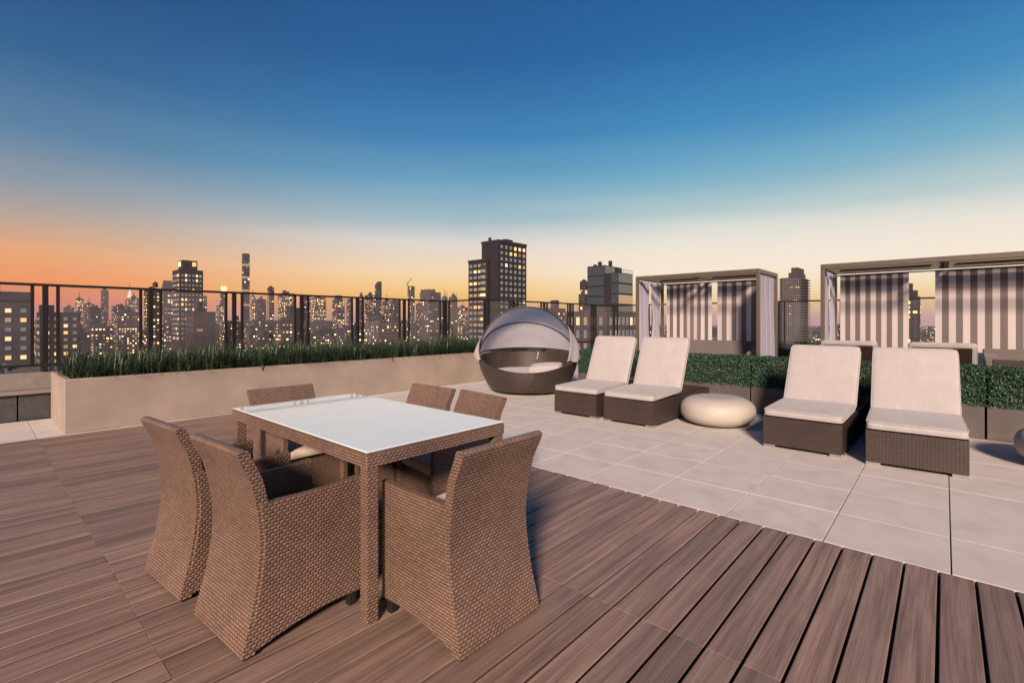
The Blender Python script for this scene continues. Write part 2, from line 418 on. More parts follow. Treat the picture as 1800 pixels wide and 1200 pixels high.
# a taller tuft at the far end of that planter
g2 = stuff(link('ornamental_grass', grass('end_tuft', 7.1, 7.85, 7.95, 9.0, .58, .55, 130, 28, .24, 9)))
tag(g2, 'taller tuft of grass at planter end beside the canopy daybed', 'grass')

# ================================================================== parapet left of the planter and the railings
pw = tag(empty('parapet_wall', (-1.2, 9.23, 0)), 'low stone parapet with dark cladding at the far left under railing', 'wall')
for i in range(3):
    link('cladding_panel', MB().box(.8*i+.02, .8*i+.805, 0, .10, .001, .345).mesh('cladding_panel', M_stone_dark, bevel=.003, uv=False), pw)
link('ledge', MB().box(0, 9.3, -.05, .16, .352, .40).mesh('ledge', M_coping, bevel=.006, uv=False), pw)
link('upstand', MB().box(0, 9.3, .10, .42, .40, .62).mesh('upstand', M_coping, bevel=.008, uv=False), pw)
link('core', MB().box(0, 9.3, .105, .40, -.3, .395).mesh('core', M_under, uv=False), pw)
RZ = 1.865
def railing(p0, p1, posts, label, zb=.60, base=.55):
    p0, p1 = Vector(p0), Vector(p1); L = (p1-p0).length; d = (p1-p0).normalized()
    r = tag(empty('terrace_railing', (p0.x, p0.y, 0), math.atan2(d.y, d.x)), label, 'railing')
    link('top_rail', MB().box(0, L, -.03, .03, RZ-.035, RZ).mesh('top_rail', M_bronze, bevel=.004, uv=False), r)
    pm = MB().box(-.031, .031, -.025, .025, zb-.12, RZ-.035).mesh('post', M_bronze, uv=False)
    sm_ = MB().box(-.019, .019, -.019, .019, .735, RZ-.035).mesh('stile', M_bronze, uv=False)
    for q in posts:
        link('post', pm, r, (q, 0, 0))
        for s_ in (-.131, .131):
            if 0 < q+s_ < L: link('stile', sm_, r, (q+s_, 0, 0))
    ed = [0]+sorted(posts)+[L]
    for a, b in zip(ed, ed[1:]):
        a2 = a+.033 if a in posts else a; b2 = b-.033 if b in posts else b
        if b2-a2 < .1: continue
        link('bottom_rail', MB().box(a2, b2, -.02, .02, .70, .734).mesh('bottom_rail', M_bronze, uv=False), r)
        a3 = a2+.12 if a in posts else a2; b3 = b2-.12 if b in posts else b2
        if b3-a3 > .1: link('glass_pane', MB().box(a3, b3, -.005, .005, .737, RZ-.036).mesh('glass_pane', M_glass, uv=False), r)
    return r
FY = 9.5
railing((-1.2, FY), (8.05, FY), [.699+1.2-1.222*1, .699+1.2]+[1.899+1.222*i for i in range(1, 7)],
        'long dark bronze railing with glass panes behind the grass planter')
railing((8.05, FY), (8.05, 8.1), [.03], 'short return of dark railing beside the canopy daybed')
railing((8.05, 8.1), (14.0, 8.1), [.04]+[1.08+1.235*i for i in range(4)], 'dark railing running behind the white canopy daybed')
railing((14.0, 8.1), (14.0, -4), [.05+1.21*i for i in range(10)], 'far dark railing behind the two striped cabanas')

# far planters: dark troughs with grass in front of the far railing
for i, (ya, yb, lab) in enumerate([(5.5, 8.0, 'dark trough of grass right of the daybed canopy by the railing'),
                                   (2.75, 5.4, 'dark trough of grass glimpsed between the left cabana curtains'),
                                   (.75, 2.65, 'dark trough of grass in the gap between the two cabanas'),
                                   (-1.9, .65, 'dark trough of grass seen through the right cabana curtain gap')]):
    t_ = tag(empty('grass_trough', (12.5, ya, 0)), lab, 'planter', 'grass troughs along the far railing')
    link('trough', planter_mesh(0, 1.1, 0, yb-ya, .70, .05, M_wicker, .01), t_)
    link('soil', MB().box(.06, 1.04, .06, yb-ya-.06, .55, .645).mesh('soil', M_soil, uv=False), t_)
    gg = stuff(link('grass_blades', grass('grass_blades', .1, 1.0, .1, yb-ya-.1, .63, .36, int(150*(yb-ya)/2.5), 22, .14, 20+i, .008), t_))

# ================================================================== boxwood hedge planters
def hedge_mesh(L, W, z0, z1, n, seed):
    rg = random.Random(seed); V = []; F_ = []
    for i in range(n):
        f = rg.random()
        if f < .40: p = Vector((0, rg.uniform(0, L), rg.uniform(z0, z1))); nn = Vector((-1, 0, 0))
        elif f < .72: p = Vector((rg.uniform(0, W), rg.uniform(0, L), z1)); nn = Vector((0, 0, 1))
        elif f < .86: p = Vector((rg.uniform(0, W), rg.choice((0, L)), rg.uniform(z0, z1))); nn = Vector((0, -1 if p.y == 0 else 1, 0))
        else: p = Vector((W, rg.uniform(0, L), rg.uniform(z0, z1))); nn = Vector((1, 0, 0))
        k_ = noise.noise(Vector((p.x*6, p.y*6+seed*7, p.z*6)))*.022 + rg.gauss(0, .010)
        p = p + nn*(k_-.006); d = (nn + Vector((rg.gauss(0, .8), rg.gauss(0, .8), rg.gauss(.25, .7)))).normalized()
        a = d.orthogonal().normalized(); a = (Matrix.Rotation(rg.uniform(0, 6.28), 3, d) @ a); b = d.cross(a)
        l_ = rg.uniform(.007, .0125); w = l_*.62; j = len(V)
        V += [tuple(p-a*l_), tuple(p+b*w), tuple(p+a*l_+d*.002), tuple(p-b*w)]; F_.append((j, j+1, j+2, j+3))
    me = bpy.data.meshes.new('foliage'); me.from_pydata(V, [], F_); me.materials.append(M_box); return me
HL = 1.235
hm = [hedge_mesh(HL-.02, .44, .375, .80, 17000, s_) for s_ in (1, 2)]
core_me = MB().box(.025, .415, .025, HL-.045, .36, .775).mesh('core', M_twig, uv=False)
trough_me = MB().box(.015, .425, .008, HL-.012, .004, .385).mesh('trough', M_trough, bevel=.004, uv=False)
hlab = {5.83: 'short piece of clipped hedge planter just right of the daybed', 4.595: 'clipped hedge planter behind the leftmost lounger',
        3.36: 'clipped hedge planter behind the second lounger from the left', 2.125: 'clipped hedge planter behind the round pouf and third lounger from left',
        .89: 'clipped hedge planter behind the rightmost lounger and the gap beside it', -.345: 'clipped hedge planter right of the rightmost lounger'}
for i, (y, lab) in enumerate(hlab.items()):
    h = tag(empty('hedge_planter', (7.6, y-HL, 0)), lab, 'hedge planter', 'boxwood hedge planters behind the loungers')
    if y > 5: h.scale = (1, .45, 1)                       # the row ends at the daybed
    link('trough', trough_me, h); link('hedge_core', core_me, h)
    stuff(link('foliage', hm[i % 2], h))

# ================================================================== rattan dining set
def table():
    x0, x1, y0, y1 = 1.142, 2.022, 1.867, 3.485; zt = .757
    t_ = tag(empty('dining_table', ((x0+x1)/2, (y0+y1)/2, 0)), 'rectangular brown rattan dining table with white glass top', 'table')
    a, b = (x1-x0)/2, (y1-y0)/2
    fr = planter_mesh(-a, a, -b, b, .062, .09, M_rattan, .004, .06)
    for v in fr.vertices: v.co.z += zt-.066
    boxuv_re(fr)
    link('apron', fr, t_)
    link('dark_gap', MB().box(-a+.006, a-.006, -b+.006, b-.006, zt-.004, zt-.0008).mesh('dark_gap', M_black, uv=False), t_)  # black sheet painting in the shaded gap under the glass
    link('glass_top', MB().box(-a+.004, a-.004, -b+.004, b-.004, zt, zt+.006).mesh('glass_top', M_top, bevel=.0015, uv=False), t_)
    lm = MB().box(-.029, .029, -.029, .029, .003, zt-.067).mesh('leg', M_rattan, bevel=.004)
    for sx in (-1, 1):
        for sy in (-1, 1): link('leg', lm, t_, (sx*(a-.035), sy*(b-.035), 0))
def boxuv_re(me):
    while me.uv_layers: me.uv_layers.remove(me.uv_layers[0])
    boxuv(me)
table()

def lerp_tab(tab, z):
    for (a, xa), (b, xb) in zip(tab, tab[1:]):
        if z <= b:
            t_ = (z-a)/(b-a); t_ = max(0, min(1, t_)); return xa+(xb-xa)*t_
    return tab[-1][1]
def smooth_tab(tab, z):            # Catmull-Rom through the table
    for i in range(len(tab)-1):
        if z <= tab[i+1][0] or i == len(tab)-2:
            p0 = tab[max(i-1, 0)][1]; p1 = tab[i][1]; p2 = tab[i+1][1]; p3 = tab[min(i+2, len(tab)-1)][1]
            t_ = (z-tab[i][0])/(tab[i+1][0]-tab[i][0]); t_ = max(0, min(1, t_))
            return .5*((2*p1)+(-p0+p2)*t_+(2*p0-5*p1+4*p2-p3)*t_*t_+(-p0+3*p1-3*p2+p3)*t_**3)
BACK = [(0, 0), (.2, .046), (.4, .074), (.55, .066), (.70, .034), (.82, -.018)]
def make_chair():
    r = empty('dining_chair')
    hw = .245; th = .046
    bx = lambda z: smooth_tab(BACK, z)
    # curved back, one closed slab that is slightly waisted
    prof = []
    zs = [.014+(.815-.014)*i/28 for i in range(29)]
    outer = [(bx(z), z) for z in zs]; inner = [(bx(z)+th, z) for z in reversed(zs)]
    top = [(bx(.815)+th*.5-th*.5*math.cos(q), .815+.012*math.sin(q)) for q in (math.pi*.25, math.pi*.5, math.pi*.75)]
    loop = outer+top+inner; n = len(loop); mb = MB(); ny = 8
    wz = lambda z: hw-.010*math.sin(math.pi*min(1, z/.8))
    for j in range(ny+1):
        for (x, z) in loop: mb.v.append((x, -wz(z)+2*wz(z)*j/ny, z))
    for j in range(ny):
        for i in range(n): i2 = (i+1) % n; mb.f.append((j*n+i, j*n+i2, (j+1)*n+i2, (j+1)*n+i)); mb.m.append(0)
    for j in (0, ny):
        for i in range(28):
            a, b = i, i+1; c_, d_ = n-2-i, n-1-i
            mb.f.append((j*n+a, j*n+b, j*n+c_, j*n+d_)); mb.m.append(0)
        mb.f.append((j*n+28, j*n+29, j*n+30, j*n+31, j*n+32)); mb.m.append(0)
    link('backrest', mb.mesh('backrest', M_rattan, smooth=True, bevel=0), r)
    me = r.children[0].data; me.set_sharp_from_angle(angle=R(55))
    # side panels with an arched lower edge
    bot = [(0, .012), (.08, .030), (.16, .048), (.3, .064), (.42, .066), (.54, .060)]
    for s_ in (-1, 1):
        mb = MB(); N = 16
        for y in (s_*hw*.985, s_*(hw-.045)):
            for i in range(N+1):
                t_ = i/N
                for kz in range(9):
                    zt = .60-.010*math.sin(t_*math.pi)
                    q = kz/8
                    z0 = smooth_tab(bot, .54*t_); z = z0+(zt-z0)*q
                    xs = bx(z)+.012; x = xs+(.545-xs)*t_
                    mb.v.append((x, y, z))
        W = 9; S = (N+1)*W
        for i in range(N):
            for kz in range(8):
                a = i*W+kz
                mb.f.append((a, a+W, a+W+1, a+1)); mb.f.append((S+a, S+a+1, S+a+W+1, S+a+W)); mb.m += [0, 0]
        for i in range(N):
            a = i*W; mb.f.append((a, S+a, S+a+W, a+W)); a = i*W+8; mb.f.append((a, a+W, S+a+W, S+a)); mb.m += [0, 0]
        for kz in range(8):
            a = kz; mb.f.append((a, a+1, S+a+1, S+a)); a = N*W+kz; mb.f.append((a, S+a, S+a+1, a+1)); mb.m += [0, 0]
        link('arm_panel', mb.mesh('arm_panel', M_rattan, bevel=.005), r)
    link('front_panel', MB().box(.47, .50, -.198, .198, .085, .355).mesh('front_panel', M_rattan), r)
    link('seat_deck', MB().box(.11, .50, -.198, .198, .356, .385).mesh('seat_deck', M_rattan), r)
    link('seat_cushion', cushion(.42, .39, .065, M_seat), r, (.325, 0, .42))
    fm = MB().box(-.018, .018, -.018, .018, 0, .03).mesh('foot', M_black, bevel=.003, uv=False)
    for (x, y) in ((.03, -.215), (.03, .215)): link('foot', fm, r, (x, y, 0))
    fm2 = MB().box(-.018, .018, -.018, .018, 0, .075).mesh('front_foot', M_black, bevel=.003, uv=False)
    for (x, y) in ((.50, -.215), (.50, .215)): link('foot', fm2, r, (x, y, 0))
    return r
def piping(parent, lx, ly, lz, mat, loc, rot):
    pts = []; e = 21
    for i in range(61):
        t_ = i/60*4; k_ = int(min(t_, 3.9999)); f = 2*(t_-k_)-1
        a, b = [(f, -1), (1, f), (-f, 1), (-1, -f)][k_]
        rr = (abs(a)**e+abs(b)**e)**(1/e); pts.append((a/rr*lx/2*1.004, b/rr*ly/2*1.004, 0))
    for s_ in (1, -1):
        link('piping', MB().tube([(x, y, s_*lz/2*.64) for x, y, z in pts], .0048, 5).mesh('piping', mat, smooth=True, uv=False), parent)
def cushion(lx, ly, lz, mat, puff=.35, seg=14, seed=0):
    """padded rectangular cushion: crowned faces, rounded welted edges"""
    mb = MB(); n = seg
    def P(u, v, s_):
        a, b = 2*u-1, 2*v-1
        # soften corners
        e = 7; rr = (abs(a)**(e*3)+abs(b)**(e*3))**(1/(e*3)); mx = max(abs(a), abs(b), 1e-6)
        k_ = mx/rr if rr > 0 else 1
        x, y = a*k_*lx/2, b*k_*ly/2
        edge = max(0, 1-max(abs(a), abs(b))**8)
        crown = (1-a*a)*(1-b*b)
        z = s_*(lz/2)*(.62+.38*edge**.5)*(1+puff*.45*crown) + .0045*noise.noise(Vector((x*7+seed, y*7, s_*2)))
        return (x, y, z)
    G = lambda t_: .5-.5*math.cos(math.pi*t_)
    mb.grid(lambda u, v: P(G(u), G(v), 1), n, n)
    mb.grid(lambda u, v: P(G(u), 1-G(v), -1), n, n)
    me = mb.mesh('cushion', mat, smooth=True, uv=True, fix=False)
    bm = bmesh.new(); bm.from_mesh(me)
    # side band
    bd = [e_ for e_ in bm.edges if len(e_.link_faces) == 1]
    bmesh.ops.bridge_loops(bm, edges=bd); bmesh.ops.recalc_face_normals(bm, faces=bm.faces)
    for f_ in bm.faces: f_.smooth = True
    bm.to_mesh(me); bm.free(); return me

chair = make_chair()
spots = [((.682, 2.273, 0), R(3.9), 'rattan dining chair nearest the camera on the left, backrest towards the camera'),
         ((.632, 2.925, 0), R(4.9), 'leftmost rattan dining chair, set apart behind the near left one'),
         ((1.507, 1.395, 0), R(90), 'rattan dining chair at the near right end of the table, right of its leg'),
         ((2.42, 2.99, 0), R(180), 'rattan dining chair on far side of table, the left of two'),
         ((2.405, 2.425, 0), R(172), 'rattan dining chair on far side of table, the one nearest the lounger side'),
         ((1.60, 3.83, 0), R(-88), 'rattan dining chair at the far left end of the table by planter')]
for i, (l_, rz, lab) in enumerate(spots):
    c_ = chair if i == 0 else copy_tree(chair)
    c_.location = l_; c_.rotation_euler = (0, 0, rz); tag(c_, lab, 'chair', 'rattan chairs around the dining table')

# ================================================================== sun loungers
def make_lounger(ang, Lb=.79, hinge=.84):
    r = empty('sun_lounger'); hw = .352
    base = MB()
    base.box(0, .045, -hw, hw, .032, .325); base.box(.045, 1.92, -hw, -hw+.04, .032, .325); base.box(.045, 1.92, hw-.04, hw, .032, .325)
    base.box(1.88, 1.92, -hw+.04, hw-.04, .032, .325)
    link('base', base.mesh('base', M_wicker, fix=True), r)
    link('seat_deck', MB().box(.045, hinge, -hw+.04, hw-.04, .28, .318).mesh('seat_deck', M_wicker), r)
    link('under_deck', MB().box(hinge, 1.88, -hw+.04, hw-.04, .10, .125).mesh('under_deck', M_wicker), r)
    fm = MB().box(-.05, .05, -.055, .055, 0, .032).mesh('foot', M_steel, bevel=.003, uv=False)
    for x in (.056, 1.86):
        for y in (-hw+.053, hw-.053): link('foot', fm, r, (x, y, 0))
    sc = link('seat_cushion', cushion(hinge+.03, .70, .085, M_cush, .3, 18, 1), r, ((hinge+.03)/2-.012, 0, .382)); sc.rotation_euler = (0, R(-1.5), 0); piping(sc, hinge+.03, .70, .085, M_pipe, None, None)
    ca, sa = math.cos(ang), math.sin(ang)
    hz = .345
    bp = link('back_panel', MB().box(0, Lb-.03, -hw+.05, hw-.05, -.03, 0).mesh('back_panel', M_wicker), r, (hinge+.035, 0, hz)); bp.rotation_euler = (0, -ang, 0)
    bc = link('back_cushion', cushion(Lb, .70, .08, M_cush, .3, 18, 5), r, (hinge+.035+ca*Lb/2-sa*.042, 0, hz+sa*Lb/2+ca*.042)); bc.rotation_euler = (0, -ang, 0); piping(bc, Lb, .70, .08, M_pipe, None, None)
    link('strut', MB().tube([(hinge+.2*ca, 0, .15+.0), (hinge+.035+ca*.45+.02, 0, hz+sa*.45-.03)], .012).mesh('strut', M_steel, uv=False), r)
    return r
LA = make_lounger(R(66)); LB = make_lounger(R(59), .77, .81)
for src, lst in ((LA, [((5.66, 3.88, 0), 0, 'white cushioned wicker lounger, farthest left, next to the canopy daybed'),
                       ((5.645, 3.05, 0), 0, 'white cushioned wicker lounger left of the first round pouf')]),
                 (LB, [((5.635, 1.09, 0), R(-1), 'white cushioned wicker lounger right of the round pouf, left of the right pair'),
                       ((5.575, .195, 0), R(2.5), 'rightmost large white cushioned wicker lounger nearest the camera'),
                       ((9.96, 1.08, 0), R(180), 'lounger beyond the hedge, turned away, behind the left one of the right pair'),
                       ((9.96, .03, 0), R(180), 'lounger beyond the hedge, turned away, behind the rightmost lounger')])):
    for i, (l_, rz, lab) in enumerate(lst):
        o = src if i == 0 else copy_tree(src)
        o.location = l_; o.rotation_euler = (0, 0, rz); tag(o, lab, 'lounger', 'wicker sun loungers with white cushions')

# ================================================================== poufs
def pouf_mesh():
    mb = MB(); rg_ = []
    H_, Rr = .375, .455
    def P(u, v):
        t_ = -math.pi/2+math.pi*v; c_, s_ = math.cos(t_), math.sin(t_)
        r_ = Rr*abs(c_)**.62 if abs(c_) > 1e-6 else 0; z = H_/2+H_/2*math.copysign(abs(s_)**.85, s_)
        if s_ > .93: z -= .012*((s_-.93)/.07)
        return (r_*math.cos(2*math.pi*u), r_*math.sin(2*math.pi*u), z)
    mb.grid(P, 48, 28, closeu=True)
    return mb.mesh('pouf', M_pouf, smooth=True, uv=False)
pm_ = pouf_mesh()
tag(link('stone_pouf', pm_, None, (6.46, 2.20, 0)), 'round off-white pouf table between the two pairs of loungers', 'pouf', 'round poufs')
tag(link('stone_pouf', pm_, None, (6.62, -.945, 0)), 'round off-white pouf cut off by the right edge of the picture', 'pouf', 'round poufs')

# ================================================================== canopy daybed
def daybed():
    c_ = Vector((7.15, 5.98, 0)); yaw = math.atan2(-c_.y, -c_.x) + R(6)     # opening faces the camera, turned a little
    r = tag(empty('canopy_daybed', c_, yaw), 'round dark wicker daybed with white folding canopy', 'daybed')
    RB, RTp = .70, .955
    def rim(a):                                # a=0 is the open front; rim height
        f = (1+math.cos(a+R(8)))/2; return .70-.285*f**2.7
    def rad(a, t_): return RB+(RTp-RB)*math.sin(t_*math.pi/2)**.8
    mb = MB(); N = 64
    def outer(u, v): a = 2*math.pi*u; R_ = rad(a, v*rim(a)/.70); return (R_*math.cos(a), R_*math.sin(a), .045+v*(rim(a)-.045))
    def lip(u, v):
        a = 2*math.pi*u; R_ = rad(a, rim(a)/.70)-v*.06; return (R_*math.cos(a), R_*math.sin(a), rim(a)+.014*math.sin(math.pi*v))
    def inner(u, v):
        a = 2*math.pi*u; z = rim(a)-v*(rim(a)-.25); R_ = rad(a, z/.70)-.06; return (R_*math.cos(a), R_*math.sin(a), z)
    mb.grid(outer, N, 12, closeu=True); mb.grid(lip, N, 3, closeu=True); mb.grid(inner, N, 6, closeu=True)
    mb.f.append(tuple(range(N))[::-1]); mb.m.append(0)
    me = mb.mesh('basket', M_wicker, smooth=True, uv=False, fix=False)
    l_ = me.uv_layers.new(name='UVMap')
    for p in me.polygons:
        for li in p.loop_indices:
            co = me.vertices[me.loops[li].vertex_index].co; l_.data[li].uv = (math.atan2(-co.y, -co.x)*.95, co.z)
    link('basket', me, r)
    for q in range(5):
        a = q*2*math.pi/5+.3; link('foot', MB().box(-.04, .04, -.03, .03, 0, .05).mesh('foot', M_black, uv=False), r, (.60*math.cos(a), .60*math.sin(a), 0))
    cm = MB()
    def mat_top(u, v): a = 2*math.pi*u; R_ = .80*v**.5*1.0; return (R_*math.cos(a), R_*math.sin(a), .395-.05*max(0, v-.75)*4*.6+.006*noise.noise(Vector((R_*math.cos(a)*5, R_*math.sin(a)*5, 1))))
    cm.grid(mat_top, 48, 12, closeu=True); cm.grid(lambda u, v: (.80*math.cos(2*math.pi*u), .80*math.sin(2*math.pi*u), .365-v*.1), 48, 1, closeu=True)
    link('mattress', cm.mesh('mattress', M_cush, smooth=True, uv=False), r)
    pi_ = link('pillow', cushion(.36, .58, .13, M_cush, 1.2, 16, 9), r, (.30, .30, .46)); pi_.rotation_euler = (R(4), R(8), R(-18))
    # folding canopy: cloth on hoops that pivot at the two sides; local +y is to the right of the opening seen from the camera
    S = .95; zc = .70
    angs = [R(97), R(138), R(175)]
    def hoop(th, w, sag=0, rr=1):
        ph = math.pi*w; y = -S*math.cos(ph)*rr; q = .93*math.sin(ph)*(1-sag)*rr
        return Vector((math.cos(th)*q, y, zc+math.sin(th)*q))
    cv = MB()
    def cloth(u, v):
        th = angs[0]+(angs[2]-angs[0])*v
        k_ = v*2; fr_ = k_-math.floor(k_) if v < 1 else 0
        sag = .05*math.sin(math.pi*fr_)
        p = hoop(th, .02+.96*u, sag); p += Vector((0, 0, .010*noise.noise(Vector((u*9, v*4, 3)))))
        return p
    cv.grid(cloth, 48, 24)
    # valance at the front hoop and loose ends over the rim
    cv.grid(lambda u, v: hoop(angs[0], .02+.96*u)+Vector((.05*v+.004*math.sin(u*40), 0, -.006*v))*1.0, 48, 2)
    cn = link('canopy', cv.mesh('canopy', M_canopy, smooth=True, uv=False, fix=False), r)
    for th in angs:
        link('hoop', MB().tube([hoop(th, .005+.99*i/40, 0, .985) for i in range(41)], .011, 6).mesh('hoop', M_bronze, smooth=True, uv=False), r)
    for s_, a0, a1, w0, zbt in ((1, 36, 104, .20, .615), (-1, 62, 108, .13, .635)):
        fl = MB()
        def flap(u, v):
            w_ = w0*(1-u)+.004; top = hoop(angs[0]-R(3), 1-w_ if s_ > 0 else w_, 0, 1.012)
            a = R(a0+(a1-a0)*u); rr = 1.0+.018*math.sin(u*21+1)+.010*noise.noise(Vector((u*6, v*3, 4)))
            bot = Vector((rr*math.cos(a), s_*rr*math.sin(a), zbt+.018*math.sin(u*17)-.03*u))
            q = v*v*(3-2*v)*.6+v*.4; p = top*(1-q)+bot*q
            n_ = Vector((p.x, p.y, 0)); n_.normalize()
            return p+n_*(.055*math.sin(math.pi*v)+.012*v*math.sin(u*24+v*2))
        fl.grid(flap, 32, 14)
        link('cloth_flap', fl.mesh('cloth_flap', M_canopy, smooth=True, uv=False, fix=False), r)
    link('tie_strap', MB().tube([(-.80, .30, .70), (-.79, .29, .62), (-.785, .27, .54)], .012, 6).mesh('tie_strap', M_canopy, uv=False), r)
daybed()

# ================================================================== cabanas
def curtain(name, p0, p1, z0, z1, mat, nfold, amp, pairs, seed=0, pinch=0, parent=None, flare=0):
    p0, p1 = Vector((*p0, 0)), Vector((*p1, 0)); d = (p1-p0); L = d.length; d.normalize(); n_ = Vector((-d.y, d.x, 0))
    mb = MB(); NU, NV = max(40, nfold*8), 14
    def P(u, v):
        zz = z1+(z0-z1)*v
        k_ = 1-pinch*math.sin(math.pi*min(1, v*1.15))**2 if pinch else 1
        off = amp*math.sin(2*math.pi*nfold*u+.7*math.sin(v*3+seed)+seed)*(.45+.55*v) + .012*noise.noise(Vector((u*3, v*2, seed)))
        return p0+d*(L*(.5+(u-.5)*k_)+.03*flare*v*L*(u-.5)) + n_*off + Vector((0, 0, zz+.006*math.sin(u*20+seed)*(v > .99)))
    mb.grid(P, NU, NV)
    me = mb.mesh(name, mat, smooth=True, uv=False, fix=False)
    l_ = me.uv_layers.new(name='UVMap'); W = NU+1
    for p in me.polygons:
        for li in p.loop_indices:
            i = me.loops[li].vertex_index; l_.data[li].uv = ((i % W)/NU*pairs, (i//W)/NV)
    return link(name, me, parent)
def cabana(x0, x1, y0, y1, H_, label, backs, left, right, gaps):
    r = tag(empty('cabana', (x0, y0, 0)), label, 'cabana', 'striped cabanas beyond the hedge')
    w = .055; L = y1-y0; Dp = x1-x0
    pmesh = MB().box(0, w, 0, w, 0, H_-.075).mesh('post', M_cab, bevel=.004, uv=False)
    for (x, y) in ((0, 0), (0, L-w), (Dp-w, 0), (Dp-w, L-w)): link('post', pmesh, r, (x, y, 0))
    bmf = MB().box(0, w, 0, L, H_-.073, H_).mesh('beam', M_cab, bevel=.004, uv=False)
    link('beam', bmf, r, (0, 0, 0)); link('beam', bmf, r, (Dp-w, 0, 0))
    bms_ = MB().box(w+.002, Dp-w-.002, 0, w, H_-.071, H_-.002).mesh('side_beam', M_cab, bevel=.004, uv=False)
    for y in (0, L-w)+tuple(g_ for g_ in gaps): link('beam', bms_, r, (0, y, 0))
    mid = MB().box(0, .035, w, L-w, H_-.062, H_-.02).mesh('purlin', M_cab, uv=False)
    for x in (Dp*.36, Dp*.68): link('purlin', mid, r, (x, 0, 0))
    # roof cloth panels stop short of the beams, so the sky shows in slots
    ed = [w]+[g_+w/2 for g_ in gaps]+[L-w]
    for a, b in zip(ed, ed[1:]):
        for (xa, xb) in ((Dp*.36+.045, Dp*.68-.008), (Dp*.68+.045, Dp-w-.085)):  # front bay left bare, shaped to let sun onto the back curtains
            mb = MB(); mb.grid(lambda u, v: (xa+(xb-xa)*v, a+.13+(b-a-.26)*u, H_-.012-.02*math.sin(math.pi*u)*math.sin(math.pi*v)), 24, 4)
            me = mb.mesh('roof_cloth', M_roofcloth, smooth=True, uv=False, fix=False)
            l_ = me.uv_layers.new(name='UVMap')
            for p in me.polygons:
                for li in p.loop_indices:
                    co = me.vertices[me.loops[li].vertex_index].co; l_.data[li].uv = (co.y/.24, co.x)
            link('roof_cloth', me, r)
    link('curtain_rod', MB().tube([(Dp-w-.03, w, H_-.105), (Dp-w-.03, L-w, H_-.105)], .011, 6).mesh('curtain_rod', M_cab, uv=False), r)
    for i, (ya, yb, zb, pr, nf, am) in enumerate(backs):
        curtain('striped_curtain', (Dp-w-.03, yb-y0), (Dp-w-.03, ya-y0), zb, H_-.10, M_stripe, nf, am, pr, i*1.7, 0, r)
    for i, (xa, xb, zb, pin) in enumerate(left):
        curtain('side_curtain', (xa, L-.03), (xb, L-.03), zb, H_-.09, M_side, 5, .03, 3, i+.5, pin, r)
    for i, (xa, xb, zb, pin) in enumerate(right):
        curtain('side_curtain', (xa, .03), (xb, .03), zb, H_-.09, M_side, 6, .03, 3, i+2.5, pin, r)
    return r
cabana(9.0, 10.22, 2.36, 4.68, 2.24, 'left striped curtain cabana with taupe sofa, beyond the hedge',
       [(3.56, 4.53, .55, 6.5, 5, .012), (2.44, 3.45, .55, 5.5, 4, .010)], [(.06, .56, .45, .25), (.62, 1.13, .3, .45)], [(.10, 1.12, .55, .06)], [1.16])
cabana(9.0, 10.22, -3.2, 1.47, 2.235, 'right striped curtain cabana running out of the picture, beyond the hedge',
       [(.43, 1.36, .62, 6.5, 2, .007), (-.95, .11, .62, 6.6, 2, .007), (-2.4, -1.1, .62, 8, 2, .007)], [(.06, .5, .5, .55), (.66, 1.12, .5, .5)], [(.1, 1.1, .5, .1)], [1.45, 3.0+.15])

def sofa(x0, x1, y0, y1, zs, zt, label):
    r = tag(empty('cabana_sofa', (x0, y0, 0)), label, 'sofa'); W, L = x1-x0, y1-y0
    link('base', MB().box(0, W, 0, L, .04, zs-.12).mesh('base', M_sofa, bevel=.015, uv=False), r)
    link('seat_cushion', MB().box(.0, W-.2, .155, L-.155, zs-.118, zs).mesh('seat_cushion', M_sofa, bevel=.035, uv=False, seg=4), r)
    bk = MB(); 
    for y in (.0, L):
        bk.v += [(W-.18, y, zs-.118), (W, y, zs-.118), (W+.05, y, zt), (W-.06, y, zt)]
    bk.f += [(0, 1, 2, 3), (7, 6, 5, 4), (0, 4, 5, 1), (1, 5, 6, 2), (2, 6, 7, 3), (3, 7, 4, 0)]; bk.m += [0]*6
    link('backrest', bk.mesh('backrest', M_sofa, bevel=.02, uv=False, seg=3), r)
    for y in (0, L-.15):
        ar = MB()
        for yy in (y, y+.15): ar.v += [(.02, yy, zs-.118), (W-.19, yy, zs-.118), (W-.10, yy, zt-.06), (.05, yy, zs+.12)]
        ar.f += [(0, 1, 2, 3), (7, 6, 5, 4), (0, 4, 5, 1), (1, 5, 6, 2), (2, 6, 7, 3), (3, 7, 4, 0)]; ar.m += [0]*6
        link('armrest', ar.mesh('armrest', M_sofa, bevel=.02, uv=False, seg=3), r)
sofa(9.2, 9.98, 2.50, 4.50, .66, .955, 'taupe sofa under the left cabana')
sofa(9.25, 9.98, -2.4, -.42, .66, .93, 'taupe sofa under the right cabana at the right edge')
# low wicker tub chair between hedge and right cabana
wt_ = tag(empty('wicker_armchair', (8.35, -1.55, 0)), 'dark wicker armchair seen over the hedge at right edge', 'armchair')
link('seat', MB().box(.06, .72, .09, 1.02, .04, .42).mesh('seat', M_wicker, bevel=.01), wt_)
link('backrest', MB().box(0, .055, 0, 1.11, .04, .865).mesh('backrest', M_wicker, bevel=.01), wt_)
for y in (0, 1.03): link('armrest', MB().box(.058, .74, y, y+.08, .04, .66).mesh('armrest', M_wicker, bevel=.01), wt_)

